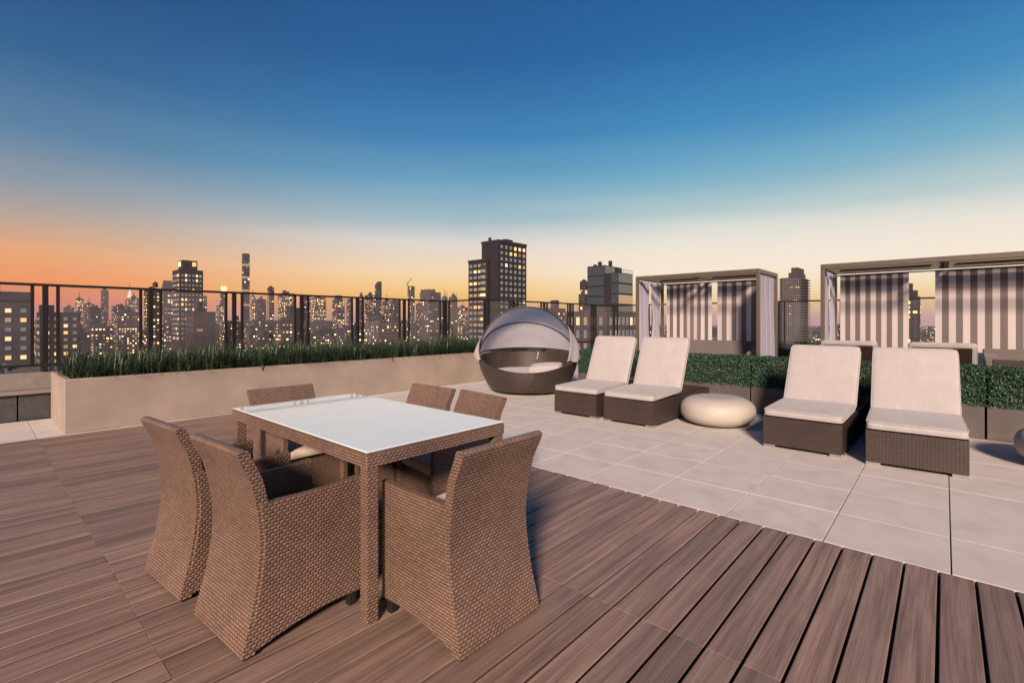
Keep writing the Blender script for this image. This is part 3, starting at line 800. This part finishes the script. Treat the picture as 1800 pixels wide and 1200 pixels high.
# ================================================================== the city
GZ = -112
k = NT('city_ground'); n = k.noise(k.co(), .004, 5, .7)
k.set('Base Color', k.ramp(n, [(.35, (.022, .021, .026)), (.7, (.05, .046, .05))])).set('Roughness', .9); M_cground = k.mat
structure(link('ground', MB().quad([(-16000, -16000, GZ), (16000, -16000, GZ), (16000, 16000, GZ), (-16000, 16000, GZ)]).mesh('ground', M_cground, uv=False, fix=False)))

def facade(name, col, rough=.8):
    return plain(name, col, rough, 0, .18, .08, 0)
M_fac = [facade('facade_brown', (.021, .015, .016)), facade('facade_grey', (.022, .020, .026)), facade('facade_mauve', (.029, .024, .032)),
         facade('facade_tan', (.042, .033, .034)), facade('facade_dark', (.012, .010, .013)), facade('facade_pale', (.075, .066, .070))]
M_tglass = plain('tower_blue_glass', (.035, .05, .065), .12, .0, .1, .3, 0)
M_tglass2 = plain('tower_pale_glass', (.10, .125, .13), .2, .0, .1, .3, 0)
M_wdark = plain('unlit_window', (.17, .19, .21), .2, 0, .1, 1, 0)  # pale grey-blue base colour stands in for sky reflected in the panes

def emis(name, col, s_):
    k = NT(name); k.set('Base Color', (.05, .05, .05)).set('Emission Color', col).set('Emission Strength', s_)
    k.mat.cycles.emission_sampling = 'NONE'; return k.mat
M_lit = [emis('lit_window_amber', (1, .52, .16), .95), emis('lit_window_warm', (1, .70, .34), .95), emis('lit_window_dim', (1, .58, .26), .32)]
# window field: each face carries its own brightness
k = NT('city_window'); at = k.t.nodes.new('ShaderNodeAttribute'); at.attribute_name = 'lum'
lum = at.outputs['Fac']
k.set('Base Color', (.035, .036, .042)).set('Roughness', .15)
k.set('Emission Color', k.ramp(k.m('FRACT', k.m('MULTIPLY', lum, 17.3)), [(0, (1, .45, .13)), (.5, (1, .60, .22)), (.85, (1, .72, .36)), (1, (.95, .9, .8))]))
k.set('Emission Strength', k.m('MULTIPLY', lum, 3.2)); k.mat.cycles.emission_sampling = 'NONE'; M_cwin = k.mat

rgc = random.Random(11)
class Win:
    def __init__(s): s.mb = MB(); s.l = []
    def face(s, axis, pos, a0, a1, z0, z1, cs, fs, p, wf=.6, hf=.5, band=0):
        """window cells on a wall: axis 'x' = the wall faces -X at x=pos and runs along Y, 'y' = faces -Y"""
        nc = max(1, int((a1-a0)/cs)); nf = int((z1-z0)/fs)
        if nf < 1: return
        cs = (a1-a0)/nc
        for j in range(nf):
            zc = z1-fs*(j+.62); rowp = p*rgc.choice((.4, 1, 1.3, 1.8)) if not band or j % band else .95
            for i in range(nc):
                ac = a0+cs*(i+.5); w, h = cs*wf/2, fs*hf/2
                lit = rgc.random() < rowp
                P = [(ac-w, zc-h), (ac+w, zc-h), (ac+w, zc+h), (ac-w, zc+h)]
                s.mb.quad([(pos, a, z) if axis == 'x' else (a, pos, z) for a, z in P])
                s.l.append(rgc.choice((.08, .12, .2, .35, .6, 1.2)) * rgc.uniform(.8, 1.2) if lit else 0)
    def build(s, parent, name='lit_windows'):
        if not s.l: return
        me = s.mb.mesh(name, M_cwin, uv=False, fix=False)
        a = me.attributes.new('lum', 'FLOAT', 'FACE'); a.data.foreach_set('value', s.l)
        return stuff(link(name, me, parent))

def fit(u0, u1, D, kx=1.0):
    """footprint (x0, x1, y0, y1) of a block square to the street grid that spans columns u0..u1 at D metres"""
    uc = (u0+u1)/2; p = px(uc, 565, D); v = Vector((p.x, p.y)).normalized()
    W = (u1-u0)/850*D*math.cos(math.atan((uc-900)/850))
    wy = W/(abs(v.x)+kx*abs(v.y)); wx = kx*wy
    return p.x-wx/2, p.x+wx/2, p.y-wy/2, p.y+wy/2
def ztop(v, D): return EYE+(565-v)/850*D

def tower(u0, u1, vt, D, label, mat=1, p=.3, cs=3.4, fs=3.4, kx=.9, crown=None, band=0, name='tower', group=None, wf=.6, hf=.5, roofbits=True):
    x0, x1, y0, y1 = fit(u0, u1, D, kx); z1 = ztop(vt, D)
    r = tag(empty(name, (x0, y0, GZ)), label, 'building', group)
    mb = MB().box(0, x1-x0, 0, y1-y0, 0, z1-GZ)
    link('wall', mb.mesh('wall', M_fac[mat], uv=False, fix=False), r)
    w = Win(); zb = max(GZ, EYE-(70/850)*D)-GZ; e = .12
    w.face('x', -e, .6, y1-y0-.6, zb, z1-GZ-2, cs, fs, p, wf, hf, band); w.face('y', -e, .6, x1-x0-.6, zb, z1-GZ-2, cs, fs, p, wf, hf, band)
    w.build(r)
    lx, ly = x1-x0, y1-y0
    if roofbits:
        zz = z1-GZ; hh = max(2.0, .0034*D)
        b = MB().box(lx*.3, lx*.68, ly*.35, ly*.75, zz, zz+hh*rgc.uniform(.7, 1.3)); link('roof_plant', b.mesh('roof_plant', M_fac[mat], uv=False, fix=False), r)
        if rgc.random() < .6:
            q = rgc.uniform(.05, .55); b = MB().box(lx*q, lx*(q+.2), ly*.05, ly*.3, zz, zz+hh*rgc.uniform(.4, 1.8)); link('roof_plant', b.mesh('roof_plant', M_fac[mat], uv=False, fix=False), r)
        if rgc.random() < .35 and D < 1250:
            q = rgc.uniform(.2, .8); R_ = 2.0; link('water_tank', MB().grid(lambda u, v: (lx*q+R_*math.cos(2*math.pi*u)*(1 if v < .7 else (1-v)/.3), ly*.2+R_*math.sin(2*math.pi*u)*(1 if v < .7 else (1-v)/.3), zz+2+5.2*v), 10, 10, closeu=True).mesh('water_tank', M_fac[0], uv=False), r)
        if rgc.random() < .3: link('mast', MB().tube([(lx*.5, ly*.5, zz), (lx*.5, ly*.5, zz+hh*4)], .0005*D, 4).mesh('mast', M_fac[4], uv=False), r)
    return r, (lx, ly, z1-GZ)

GRP = 'skyline buildings behind the left railing'
# --- hand-placed skyline, left to right
L_ = [
 (132, 147, 525, 1500, 'dark slab with speckled lit windows, left of the tall plain box tower', 4, .55),
 (147, 166, 534, 1600, 'stepped grey block right of the dark speckled slab at left', 1, .2),
 (111, 131, 540, 1800, 'far low block at left between railing stile and dark speckled slab', 2, .15),
 (155, 178, 541, 900, 'dark unlit block low in front of the far left skyline', 4, .05),
 (177, 191, 510, 1800, 'tall plain box tower left of the lit spire', 2, .08),
 (222, 248, 524, 1900, 'speckled lit block at the foot of the lit spire', 1, .5),
 (196, 224, 538, 1000, 'broad grey block left of the lit spire', 1, .15),
 (200, 247, 548, 600, 'wide mid-height block with bright scattered windows below the spire', 2, .3),
 (160, 200, 572, 480, 'low block with rows of bright amber windows near the planter end', 1, .5),
 (118, 160, 583, 420, 'low dark block with few windows above the planter corner', 1, .25),
 (253, 283, 509, 430, 'narrow apartment block with lit columns left of the stepped brown tower', 0, .5),
 (357, 364, 521, 1300, 'thin slab just right of the stepped brown tower', 3, .3),
 (380, 400, 537, 1300, 'low block with bright windows left of the crowned tower', 1, .5),
 (440, 449, 521, 1600, 'slim gold-lit tower beside the tallest thin tower', 3, .75),
 (449, 468, 526, 1000, 'plain dark mauve block right of the gold-lit slim tower', 2, .06),
 (470, 482, 505, 900, 'narrow grey tower with one lit vertical line, left of centre', 1, .15),
 (488, 519, 516, 1150, 'broad office block full of yellow windows left of the third railing post', 1, .65),
 (503, 527, 541, 620, 'dark unlit block in front of the yellow office block', 4, .05),
 (481, 522, 563, 400, 'low block with wide bright amber window bands above the grass', 1, .5),
 (529, 546, 521, 1200, 'grey block behind the railing posts left of the flat topped office slab', 2, .25),
 (547, 573, 523, 1100, 'flat topped office slab with dense yellow windows', 1, .6),
 (584, 606, 527, 1000, 'office block with penthouse and yellow lower windows', 2, .45),
 (609, 620, 527, 1100, 'small pink grey block left of the domed tower', 3, .4),
 (641, 661, 519, 1100, 'grey block left of the slant topped tower', 2, .3),
 (672, 687, 529, 1200, 'lit yellow block right of the slant topped tower', 1, .55),
 (687, 701, 528, 1000, 'plain brown grey block left of the tower under construction', 2, .08),
 (639, 702, 567, 430, 'wide low block with vertical window strips above the grass', 5, .25),
 (590, 640, 575, 480, 'low dim block with white specks between railing posts', 2, .25),
 (545, 592, 577, 520, 'low dim block below the flat topped office slab', 1, .25),
 (390, 425, 566, 520, 'low speckled block below the crowned tower', 1, .3),
 (427, 470, 573, 600, 'low dim block below the tallest thin tower', 2, .2),
 (731, 746, 534, 1300, 'low pinkish block right of the tower under construction', 3, .2),
 (738, 775, 514, 600, 'wide grey tower with jagged roof left of the glassy twins', 5, .14),
 (776, 787, 522, 900, 'left one of two pale glassy blocks with roof masts', 5, .08),
 (789, 804, 522, 920, 'right one of two pale glassy blocks with roof masts', 5, .08),
 (804, 823, 540, 800, 'lit stepped block left of the big dark tower', 3, .45),
 (702, 738, 572, 520, 'low hazy block with bright specks under the crane tower', 5, .35),
 (930, 962, 552, 420, 'low block just right of the big dark tower foot', 3, .3),
 (957, 994, 542, 330, 'low broad block with rooftop water tank, right of the daybed canopy', 3, .45),
 (1017, 1033, 517, 230, 'small brown block touching the left side of the blue glass tower', 3, .15),
]
for (u0, u1, vt, D, lab, mt, p) in L_:
    near = D < 700
    r, (lx, ly, hz) = tower(u0, u1, vt, D, lab, mt, p, 2.5 if near else 3.4, 2.9 if near else 3.2, name='city_block', wf=.5, hf=.42, group=GRP)
    if 'masts' in lab:
        for q in (.1, .5, .9): link('mast', MB().tube([(lx*q, ly*.1, hz), (lx*q, ly*.1, hz+9)], .45, 4).mesh('mast', M_fac[5], uv=False), r)
    if 'jagged' in lab:
        for i in range(6): link('roof_fin', MB().box(lx*.02, lx*.2, ly*i/6, ly*(i+.6)/6, hz, hz+1.5+2*(i % 2)).mesh('roof_fin', M_fac[mt], uv=False), r)
    if 'lit vertical line' in lab: link('light_strip', MB().box(-.3, -.15, ly*.3, ly*.36, hz-60, hz-8).mesh('light_strip', M_lit[1], uv=False), r)
    if 'rooftop water tank' in lab: link('tank_house', MB().box(lx*.2, lx*.6, ly*.25, ly*.65, hz, hz+5.5).mesh('tank_house', M_fac[3], uv=False), r)
    if 'penthouse' in lab: link('penthouse', MB().box(lx*.15, lx*.8, ly*.2, ly*.8, hz, hz+9).mesh('penthouse', M_fac[mt], uv=False), r)

# near dark building at the far left
# lit low roof at the far left behind the parapet
r, (lx, ly, hz) = tower(8, 70, 645, 60, 'pale low roof edge just behind the parapet at far left', 5, .5, 3, 3, .5, name='low_roof', roofbits=False)
link('parapet', MB().box(-.2, .1, -.2, ly, hz, hz+.5).mesh('parapet', M_fac[5], uv=False), r)

def windows_parts(r, axis, pos, a0, a1, z0, z1, nc, nf, wf, hf, p, depth=.25, maxn=200):
    """single windows as parts: shallow glazed boxes set in the wall"""
    cs, fs = (a1-a0)/nc, (z1-z0)/nf; w, h = cs*wf/2, fs*hf/2
    mk = lambda m: (MB().box(-depth, .1, -w, w, -h, h) if axis == 'x' else MB().box(-w, w, -depth, .1, -h, h)).mesh('window', m, uv=False)
    ms = [mk(M_wdark)] + [mk(m) for m in M_lit]; q = 0
    for j in range(nf):
        rowp = p*rgc.choice((.4, .7, 1, 1.8))
        for i in range(nc):
            me = ms[rgc.choice((1, 2, 3))] if rgc.random() < rowp else ms[0]
            a, z = a0+cs*(i+.5), z1-fs*(j+.5)
            link('window', me, r, (pos, a, z) if axis == 'x' else (a, pos, z)); q += 1
def corner(u, D): p = px(u, 565, D); return p.x, p.y
def span(npx, D, u, axis):      # metres along X (axis 'y' walls) or Y ('x' walls) that cover npx columns near column u
    p = px(u, 565, D); v = Vector((p.x, p.y)).normalized(); c_ = math.cos(math.atan((u-900)/850))
    return npx/850*D*c_/(abs(v.y) if axis == 'y' else abs(v.x))

def block_parts(u0, u1, vt, D, kx, mat, label, nx, ny, nf, p, cornice):
    x0, x1, y0, y1 = fit(u0, u1, D, kx); lx, ly = x1-x0, y1-y0; hz = ztop(vt, D)-GZ
    r = tag(empty('apartment_building', (x0, y0, GZ)), label, 'building')
    link('wall', MB().box(0, lx, 0, ly, 0, hz).mesh('wall', M_fac[mat], uv=False, fix=False), r)
    zb = ztop(650, D)-GZ
    return r, lx, ly, hz, zb
r, lx, ly, hz, zb = block_parts(-90, 57, 516, 170, .7, 1, 'near dark building with flat heavy cornice at far left edge', 8, 6, 9, .2, True)
link('cornice', MB().box(-.8, lx+.3, -.8, ly, hz-2.6, hz+.3).mesh('cornice', M_fac[4], uv=False), r)
link('roof_house', MB().box(lx*.35, lx*.6, .5, ly*.35, hz+.3, hz+2.6).mesh('roof_house', M_fac[4], uv=False), r)
windows_parts(r, 'y', 0, .8, lx-.5, zb, hz-4.5, 5, 7, .4, .42, .25); windows_parts(r, 'x', 0, .6, ly-.6, zb, hz-4.5, 7, 7, .4, .42, .18)
r, lx, ly, hz, zb = block_parts(64, 142, 549, 240, .8, 0, 'brown building with a few large lit windows behind left railing post', 6, 5, 9, .3, False)
link('roof_house', MB().box(lx*.05, lx*.4, ly*.55, ly*.95, hz, hz+3.6).mesh('roof_house', M_fac[1], uv=False), r)
windows_parts(r, 'y', 0, .8, lx-.6, zb, hz-1.5, 4, 8, .45, .45, .4); windows_parts(r, 'x', 0, .6, ly-.6, zb, hz-1.5, 4, 8, .4, .45, .22)

# big dark tower with lower curved-bay wing
D = 230; cx_, cy_ = corner(876, D); wx = span(51, D, 900, 'y'); wy = span(14, D, 869, 'x')
r = tag(empty('apartment_tower', (cx_, cy_, GZ)), 'big dark tower with lower wing and roof chimney, right of centre', 'building')
zt_, zw = ztop(424, D)-GZ, ztop(457, D)-GZ
link('wall', MB().box(0, wx, 0, wy+6, 0, zt_).mesh('wall', M_fac[4], uv=False, fix=False), r)
wl = span(34, D, 842, 'x')
link('wing', MB().box(-2.2, wx*.6, wy+.0, wy+wl, 0, zw).mesh('wing', M_fac[4], uv=False, fix=False), r)
link('parapet', MB().box(-2.5, wx*.6, wy-.2, wy+wl+.2, zw, zw+1.0).mesh('parapet', M_fac[0], uv=False), r)
link('roof_band', MB().box(-.25, wx+.25, -.25, wy+6.2, zt_-.3, zt_+.9).mesh('roof_band', M_fac[0], uv=False), r)
link('chimney', MB().box(1.2, 2.3, wy+1.5, wy+2.6, zt_+.9, ztop(414, D)-GZ).mesh('chimney', M_fac[4], uv=False), r)
link('roof_plant', MB().box(wx*.3, wx*.55, 1, 4, zt_+.9, zt_+2.0).mesh('roof_plant', M_fac[4], uv=False), r)
zb_ = ztop(598, D)-GZ
windows_parts(r, 'y', 0, .6, wx-.4, zb_, zt_-.9, 6, 16, .44, .55, .14)
windows_parts(r, 'x', -2.2, wy+.5, wy+wl-.4, zb_, zw-.6, 4, 13, .62, .48, .38)
link('bay', MB().grid(lambda u, v: (-2.3-1.6*math.sin(math.pi*u), wy+wl*.02+wl*.32*u, zb_+(zw-2-zb_)*v), 10, 1).mesh('bay', M_fac[4], smooth=True, uv=False), r)
bw = MB(); 
for j in range(13):
    fs = (zw-.6-zb_)/13; zz = zb_+fs*(j+.5)
    me = MB().grid(lambda u, v: (-2.42-1.6*math.sin(math.pi*(.08+.84*u)), wy+wl*.02+wl*.32*(.08+.84*u), zz-fs*.24+fs*.48*v), 8, 1).mesh('bay_window', M_lit[j % 3] if j in (7, 8, 3) else M_wdark, smooth=True, uv=False)
    if zz < zw-2.6: link('bay_window', me, r)

# blue glass tower
D = 205; cx_, cy_ = corner(1063, D); wx = span(18, D, 1072, 'y'); wy = span(31, D, 1048, 'x')
r = tag(empty('glass_tower', (cx_, cy_, GZ)), 'blue grey glass tower with lower pale block, left of the left cabana', 'building')
za, zb2 = ztop(466, D)-GZ, ztop(481, D)-GZ; fl = (ztop(466, D)-ztop(539, D))/4
link('wall', MB().box(0, wx+6, 0, wy, 0, za).mesh('wall', M_fac[4], uv=False, fix=False), r)
bx_, by_ = corner(1087, D-6); bwx, bwy = span(25, D, 1100, 'y'), span(8, D, 1083, 'x')+.6
B0 = (bx_-cx_, by_-cy_)
link('annex', MB().box(B0[0], B0[0]+bwx, B0[1], B0[1]+bwy+4, 0, zb2).mesh('annex', M_fac[4], uv=False, fix=False), r)
def panels(axis, pos, a0, a1, zt1, nf, nc, m, lit_row=None, off=(0, 0)):
    cs = (a1-a0)/nc
    me = (MB().box(-.12, .05, -cs*.46, cs*.46, -fl*.42, fl*.42) if axis == 'x' else MB().box(-cs*.46, cs*.46, -.12, .05, -fl*.42, fl*.42)).mesh('glass_panel', m, uv=False)
    ml = (MB().box(-.12, .05, -cs*.46, cs*.46, -fl*.42, fl*.42) if axis == 'x' else MB().box(-cs*.46, cs*.46, -.12, .05, -fl*.42, fl*.42)).mesh('glass_panel', M_lit[2], uv=False)
    for j in range(nf):
        for i in range(nc):
            a = a0+cs*(i+.5); z = zt1-fl*(j+.5)
            link('glass_panel', ml if lit_row == j else me, r, (pos, a, z) if axis == 'x' else (a, pos, z))
panels('x', 0, .1, wy-.1, za, 5, 8, M_tglass); panels('y', 0, .1, wx-.1, za, 1, 4, M_tglass2)
panels('x', B0[0], B0[1]+.1, B0[1]+bwy+.5, zb2, 3, 3, M_tglass); panels('y', B0[1], B0[0]+.1, B0[0]+bwx-.1, zb2, 4, 6, M_tglass2, 2)
for (x, y, h) in ((.8, wy*.3, 1.8), (wx*.8, 1.0, 2.6), (wx*.3, wy*.7, 1.0)): link('roof_plant', MB().box(x, x+1.2, y, y+1.2, za, za+h).mesh('roof_plant', M_fac[4], uv=False), r)
rl = MB()
for i in range(9): rl.box(B0[0]+bwx*i/8.2, B0[0]+bwx*i/8.2+.12, B0[1]+.05, B0[1]+.17, zb2, zb2+1.5)
rl.box(B0[0], B0[0]+bwx, B0[1]+.06, B0[1]+.16, zb2+1.5, zb2+1.62)
link('roof_rail', rl.mesh('roof_rail', M_fac[5], uv=False), r)

# near low block with tall lit windows under the glass tower
D = 120; u0, u1 = 996, 1135; x0, x1, y0, y1 = fit(u0, u1, D, 1.6)
r = tag(empty('low_building', (x0, y0, GZ)), 'near low building with tall lit windows, seen through railing right of daybed', 'building')
zt_ = ztop(548, D)-GZ; link('wall', MB().box(0, x1-x0, 0, y1-y0, 0, zt_).mesh('wall', M_fac[3], uv=False, fix=False), r)
windows_parts(r, 'y', 0, .5, x1-x0-.5, zt_-13, zt_-.8, 9, 4, .36, .62, .4); windows_parts(r, 'x', 0, .5, y1-y0-.5, zt_-13, zt_-.8, 5, 4, .36, .62, .4)

# balcony tower between the cabanas
D = 420; cx_, cy_ = corner(1408, D); wx = span(13, D, 1414, 'y'); wy = span(37, D, 1390, 'x')
r = tag(empty('apartment_tower', (cx_, cy_, GZ)), 'brown balcony tower with stepped top between the two cabanas', 'building')
zt_ = ztop(487, D)-GZ; link('wall', MB().box(0, wx, 0, wy, 0, zt_).mesh('wall', M_fac[3], uv=False, fix=False), r)
link('setback', MB().box(1.5, wx-1, wy*.12, wy*.62, zt_, ztop(478, D)-GZ).mesh('setback', M_fac[3], uv=False), r)
link('roof_house', MB().box(2.5, wx-2, wy*.18, wy*.5, ztop(478, D)-GZ, ztop(469, D)-GZ).mesh('roof_house', M_fac[3], uv=False), r)
nfl = 24; zb_ = ztop(600, D)-GZ; fh = (zt_-zb_)/nfl
bal = MB().box(-.1, wx+.9, -1.6, -.05, 0, .9).mesh('balcony', M_fac[5], uv=False); bal2 = MB().box(-1.4, -.05, wy-1.2, wy+.8, 0, .9).mesh('end_balcony', M_fac[3], uv=False)
for j in range(nfl):
    link('balcony', bal, r, (0, 0, zb_+fh*j+.3)); link('balcony', bal2, r, (0, 0, zb_+fh*j+.3))
windows_parts(r, 'x', 0, 1, wy-1.5, zb_, zt_-.6, 8, 24, .5, .42, .10)

# partly hidden tower seen in the right cabana's gap
r, (lx, ly, hz) = tower(1575, 1618, 522, 330, 'dark tower with lit windows in the right cabana curtain gap', 4, .32, 3.2, 3.2, .8, name='apartment_tower', roofbits=False)
link('setback', MB().box(0, lx*.7, ly*.1, ly*.6, hz, hz+4.2).mesh('setback', M_fac[4], uv=False), r)
link('roof_house', MB().box(0, lx*.5, ly*.3, ly*.6, hz+4.2, hz+9).mesh('roof_house', M_fac[4], uv=False), r)

# stepped brown tower left of centre
D = 360; x0, x1, y0, y1 = fit(303, 357, D, .8); lx, ly = x1-x0, y1-y0
r = tag(empty('apartment_tower', (x0, y0, GZ)), 'stepped brown tower with bright roof boxes on the left skyline', 'building')
zt_, zc_ = ztop(476, D)-GZ, ztop(459, D)-GZ; zb_ = ztop(598, D)-GZ
link('wall', MB().box(0, lx, 0, ly, 0, zt_).mesh('wall', M_fac[0], uv=False, fix=False), r)
link('crown', MB().box(lx*.18, lx*.82, ly*.2, ly*.76, zt_, zc_).mesh('crown', M_fac[0], uv=False), r)
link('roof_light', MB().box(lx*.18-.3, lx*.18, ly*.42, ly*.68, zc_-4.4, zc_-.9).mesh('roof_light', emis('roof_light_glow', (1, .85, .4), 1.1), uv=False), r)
link('roof_light', MB().box(lx*.6, lx*.76, ly*.2-.3, ly*.2, zc_-4.2, zc_-1.2).mesh('roof_light', M_lit[0], uv=False), r)
windows_parts(r, 'x', 0, .6, ly-.6, zb_, zt_-2.5, 6, 14, .55, .5, .32); windows_parts(r, 'y', 0, .6, lx-.6, zb_, zt_-2.5, 6, 14, .55, .5, .22)
tower(326, 379, 548, 300, 'plain brown block in front of the stepped brown tower', 0, .06, 4, 3.5, .7, name='city_block', group=GRP)

# tallest thin tower with lit bands
D = 1500; x0, x1, y0, y1 = fit(425, 439, D, 1); lx, ly = x1-x0, y1-y0
r = tag(empty('thin_tower', (x0, y0, GZ)), 'very tall thin square tower with lit mechanical bands', 'building')
zt_ = ztop(446, D)-GZ; link('wall', MB().box(0, lx, 0, ly, 0, zt_).mesh('wall', M_fac[2], uv=False, fix=False), r)
for v_ in (466, 488, 511, 536):
    z_ = ztop(v_, D)-GZ; link('lit_band', MB().box(-.4, lx+.1, -.4, ly+.1, z_-3, z_+3).mesh('lit_band', M_lit[2], uv=False), r)
w = Win(); w.face('x', -.3, .8, ly-.8, zt_-190, zt_-2, 4.2, 4.2, .07, .7, .6); w.face('y', -.3, .8, lx-.8, zt_-190, zt_-2, 4.2, 4.2, .07, .7, .6); w.build(r)

# lit spire
D = 2200; p = px(228, 565, D); r = tag(empty('spire_tower', (p.x, p.y, GZ)), 'tower with glowing tiered spire and needle on far left', 'building')
z_ = lambda v_: ztop(v_, D)-GZ
link('shaft', MB().box(-14, 14, -14, 14, 0, z_(527)).mesh('shaft', M_fac[2], uv=False), r)
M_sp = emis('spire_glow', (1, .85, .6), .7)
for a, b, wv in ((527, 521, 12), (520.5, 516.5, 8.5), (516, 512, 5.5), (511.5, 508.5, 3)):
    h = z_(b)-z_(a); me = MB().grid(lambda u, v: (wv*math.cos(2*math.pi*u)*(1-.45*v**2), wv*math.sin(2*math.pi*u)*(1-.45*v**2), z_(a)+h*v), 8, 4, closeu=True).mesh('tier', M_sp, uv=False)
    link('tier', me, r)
link('needle', MB().tube([(0, 0, z_(509)), (0, 0, z_(497))], 1.0, 6).mesh('needle', M_fac[5], uv=False), r)

# sloping-roof tower behind the stepped brown one
D = 900; x0, x1, y0, y1 = fit(281, 312, D, .9); lx, ly = x1-x0, y1-y0
r = tag(empty('slope_roof_tower', (x0, y0, GZ)), 'grey tower with sloping roof behind the stepped brown tower', 'building')
za, zb2 = ztop(516, D)-GZ, ztop(494, D)-GZ
mb = MB(); mb.v = [(0,0,0),(lx,0,0),(lx,ly,0),(0,ly,0),(0,0,zb2),(lx,0,zb2),(lx,ly,za),(0,ly,za)]
mb.f = [(0,3,2,1),(4,5,6,7),(0,1,5,4),(1,2,6,5),(2,3,7,6),(3,0,4,7)]; mb.m = [0]*6
link('wall', mb.mesh('wall', M_fac[5], uv=False), r)
w = Win(); w.face('x', -.3, 1, ly-1, za-90, za-2, 4, 4, .35); w.face('y', -.3, 1, lx-1, za-90, za-2, 4, 4, .3); w.build(r)

# crowned tower
r, (lx, ly, hz) = tower(387, 400, 512, 1500, 'tower with glowing crown left of the tallest thin tower', 2, .12, name='crowned_tower', roofbits=False)
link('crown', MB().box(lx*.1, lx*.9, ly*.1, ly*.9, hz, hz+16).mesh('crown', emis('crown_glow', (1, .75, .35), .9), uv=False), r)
# domed tower, slant topped tower, crane tower
r, (lx, ly, hz) = tower(631, 639, 521, 1300, 'slim tower with rounded top above the railing', 2, .1, name='domed_tower', roofbits=False)
link('dome', MB().grid(lambda u, v: (lx/2+lx/2*math.cos(2*math.pi*u)*math.cos(v*1.5), ly/2+ly/2*math.sin(2*math.pi*u)*math.cos(v*1.5), hz+11*math.sin(v*1.5)), 12, 6, closeu=True).mesh('dome', M_fac[2], smooth=True, uv=False), r)
D = 1300; x0, x1, y0, y1 = fit(659, 671, D, 1); lx, ly = x1-x0, y1-y0
r = tag(empty('slant_top_tower', (x0, y0, GZ)), 'slim tower with slanted top left of the crane tower', 'building')
za, zb2 = ztop(501, D)-GZ, ztop(495, D)-GZ
mb = MB(); mb.v = [(0,0,0),(lx,0,0),(lx,ly,0),(0,ly,0),(0,0,zb2),(lx,0,zb2),(lx,ly,za),(0,ly,za)]
mb.f = [(0,3,2,1),(4,5,6,7),(0,1,5,4),(1,2,6,5),(2,3,7,6),(3,0,4,7)]; mb.m = [0]*6
link('wall', mb.mesh('wall', M_fac[2], uv=False), r)
w = Win(); w.face('x', -.3, 1, ly-1, za-120, za-2, 4, 4, .12); w.face('y', -.3, 1, lx-1, za-120, za-2, 4, 4, .12); w.build(r)
r, (lx, ly, hz) = tower(717, 729, 503, 1200, 'slim tower under construction with a crane on its roof', 5, .2, name='crane_tower', roofbits=False)
cr_ = MB().tube([(0, ly, hz-25), (0, ly, hz+8)], .9, 5); cr_.tube([(-2, ly+4, hz+4), (6, ly-9, hz+20)], .7, 5)
link('crane', cr_.mesh('crane', M_fac[4], uv=False), r)

# countless low roofs and lights farther out
w = Win(); bb = MB(); rgd = random.Random(5)
for i in range(620):
    u = rgd.uniform(-250, 2050); D = math.exp(rgd.uniform(math.log(650), math.log(7000)))
    vt = 565 + rgd.uniform(-3, 24)*(900/D)**.35 if u < 860 else 568 + rgd.uniform(2, 30)*(900/D)**.35
    wpx = rgd.uniform(10, 34)*(1100/D)**.45; x0, x1, y0, y1 = fit(u-wpx/2, u+wpx/2, D, rgd.uniform(.6, 1.4)); z1 = ztop(vt, D)
    if z1 < GZ+6: z1 = GZ+rgd.uniform(8, 25)
    bb.box(x0, x1, y0, y1, GZ, z1, rgd.choice((0, 1, 2)))
    cs = 3 if D < 1500 else 7
    zb = max(GZ+1, EYE-(60/850)*D); p_ = rgd.choice((.1, .2, .35))
    w.face('x', x0-.4, y0, y1, zb, z1-1.5, cs, cs*.85, p_); w.face('y', y0-.4, x0, x1, zb, z1-1.5, cs, cs*.85, p_)
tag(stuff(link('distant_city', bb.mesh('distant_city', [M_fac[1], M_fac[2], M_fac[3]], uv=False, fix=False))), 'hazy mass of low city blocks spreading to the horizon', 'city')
lw = w.build(None, 'city_lights'); tag(lw, 'scattered lit windows of the far low city', 'city lights')

# ------------------------------------------------------------------ evening haze over the city
hz_ = link('haze', MB().box(-17000, 17000, -17000, 17000, GZ-2, 226).mesh('haze', [], uv=False))
hm_ = bpy.data.materials.new('haze_air'); hm_.use_nodes = True; ht = hm_.node_tree; ht.nodes.clear()
pv = ht.nodes.new('ShaderNodeVolumePrincipled'); ho = ht.nodes.new('ShaderNodeOutputMaterial'); ht.links.new(pv.outputs[0], ho.inputs['Volume'])
pv.inputs['Color'].default_value = (.78, .68, .80, 1); pv.inputs['Density'].default_value = 6e-5; pv.inputs['Anisotropy'].default_value = 0.0
hz_.data.materials.append(hm_); stuff(hz_); tag(hz_, 'thin mauve evening haze lying over the city', 'haze')
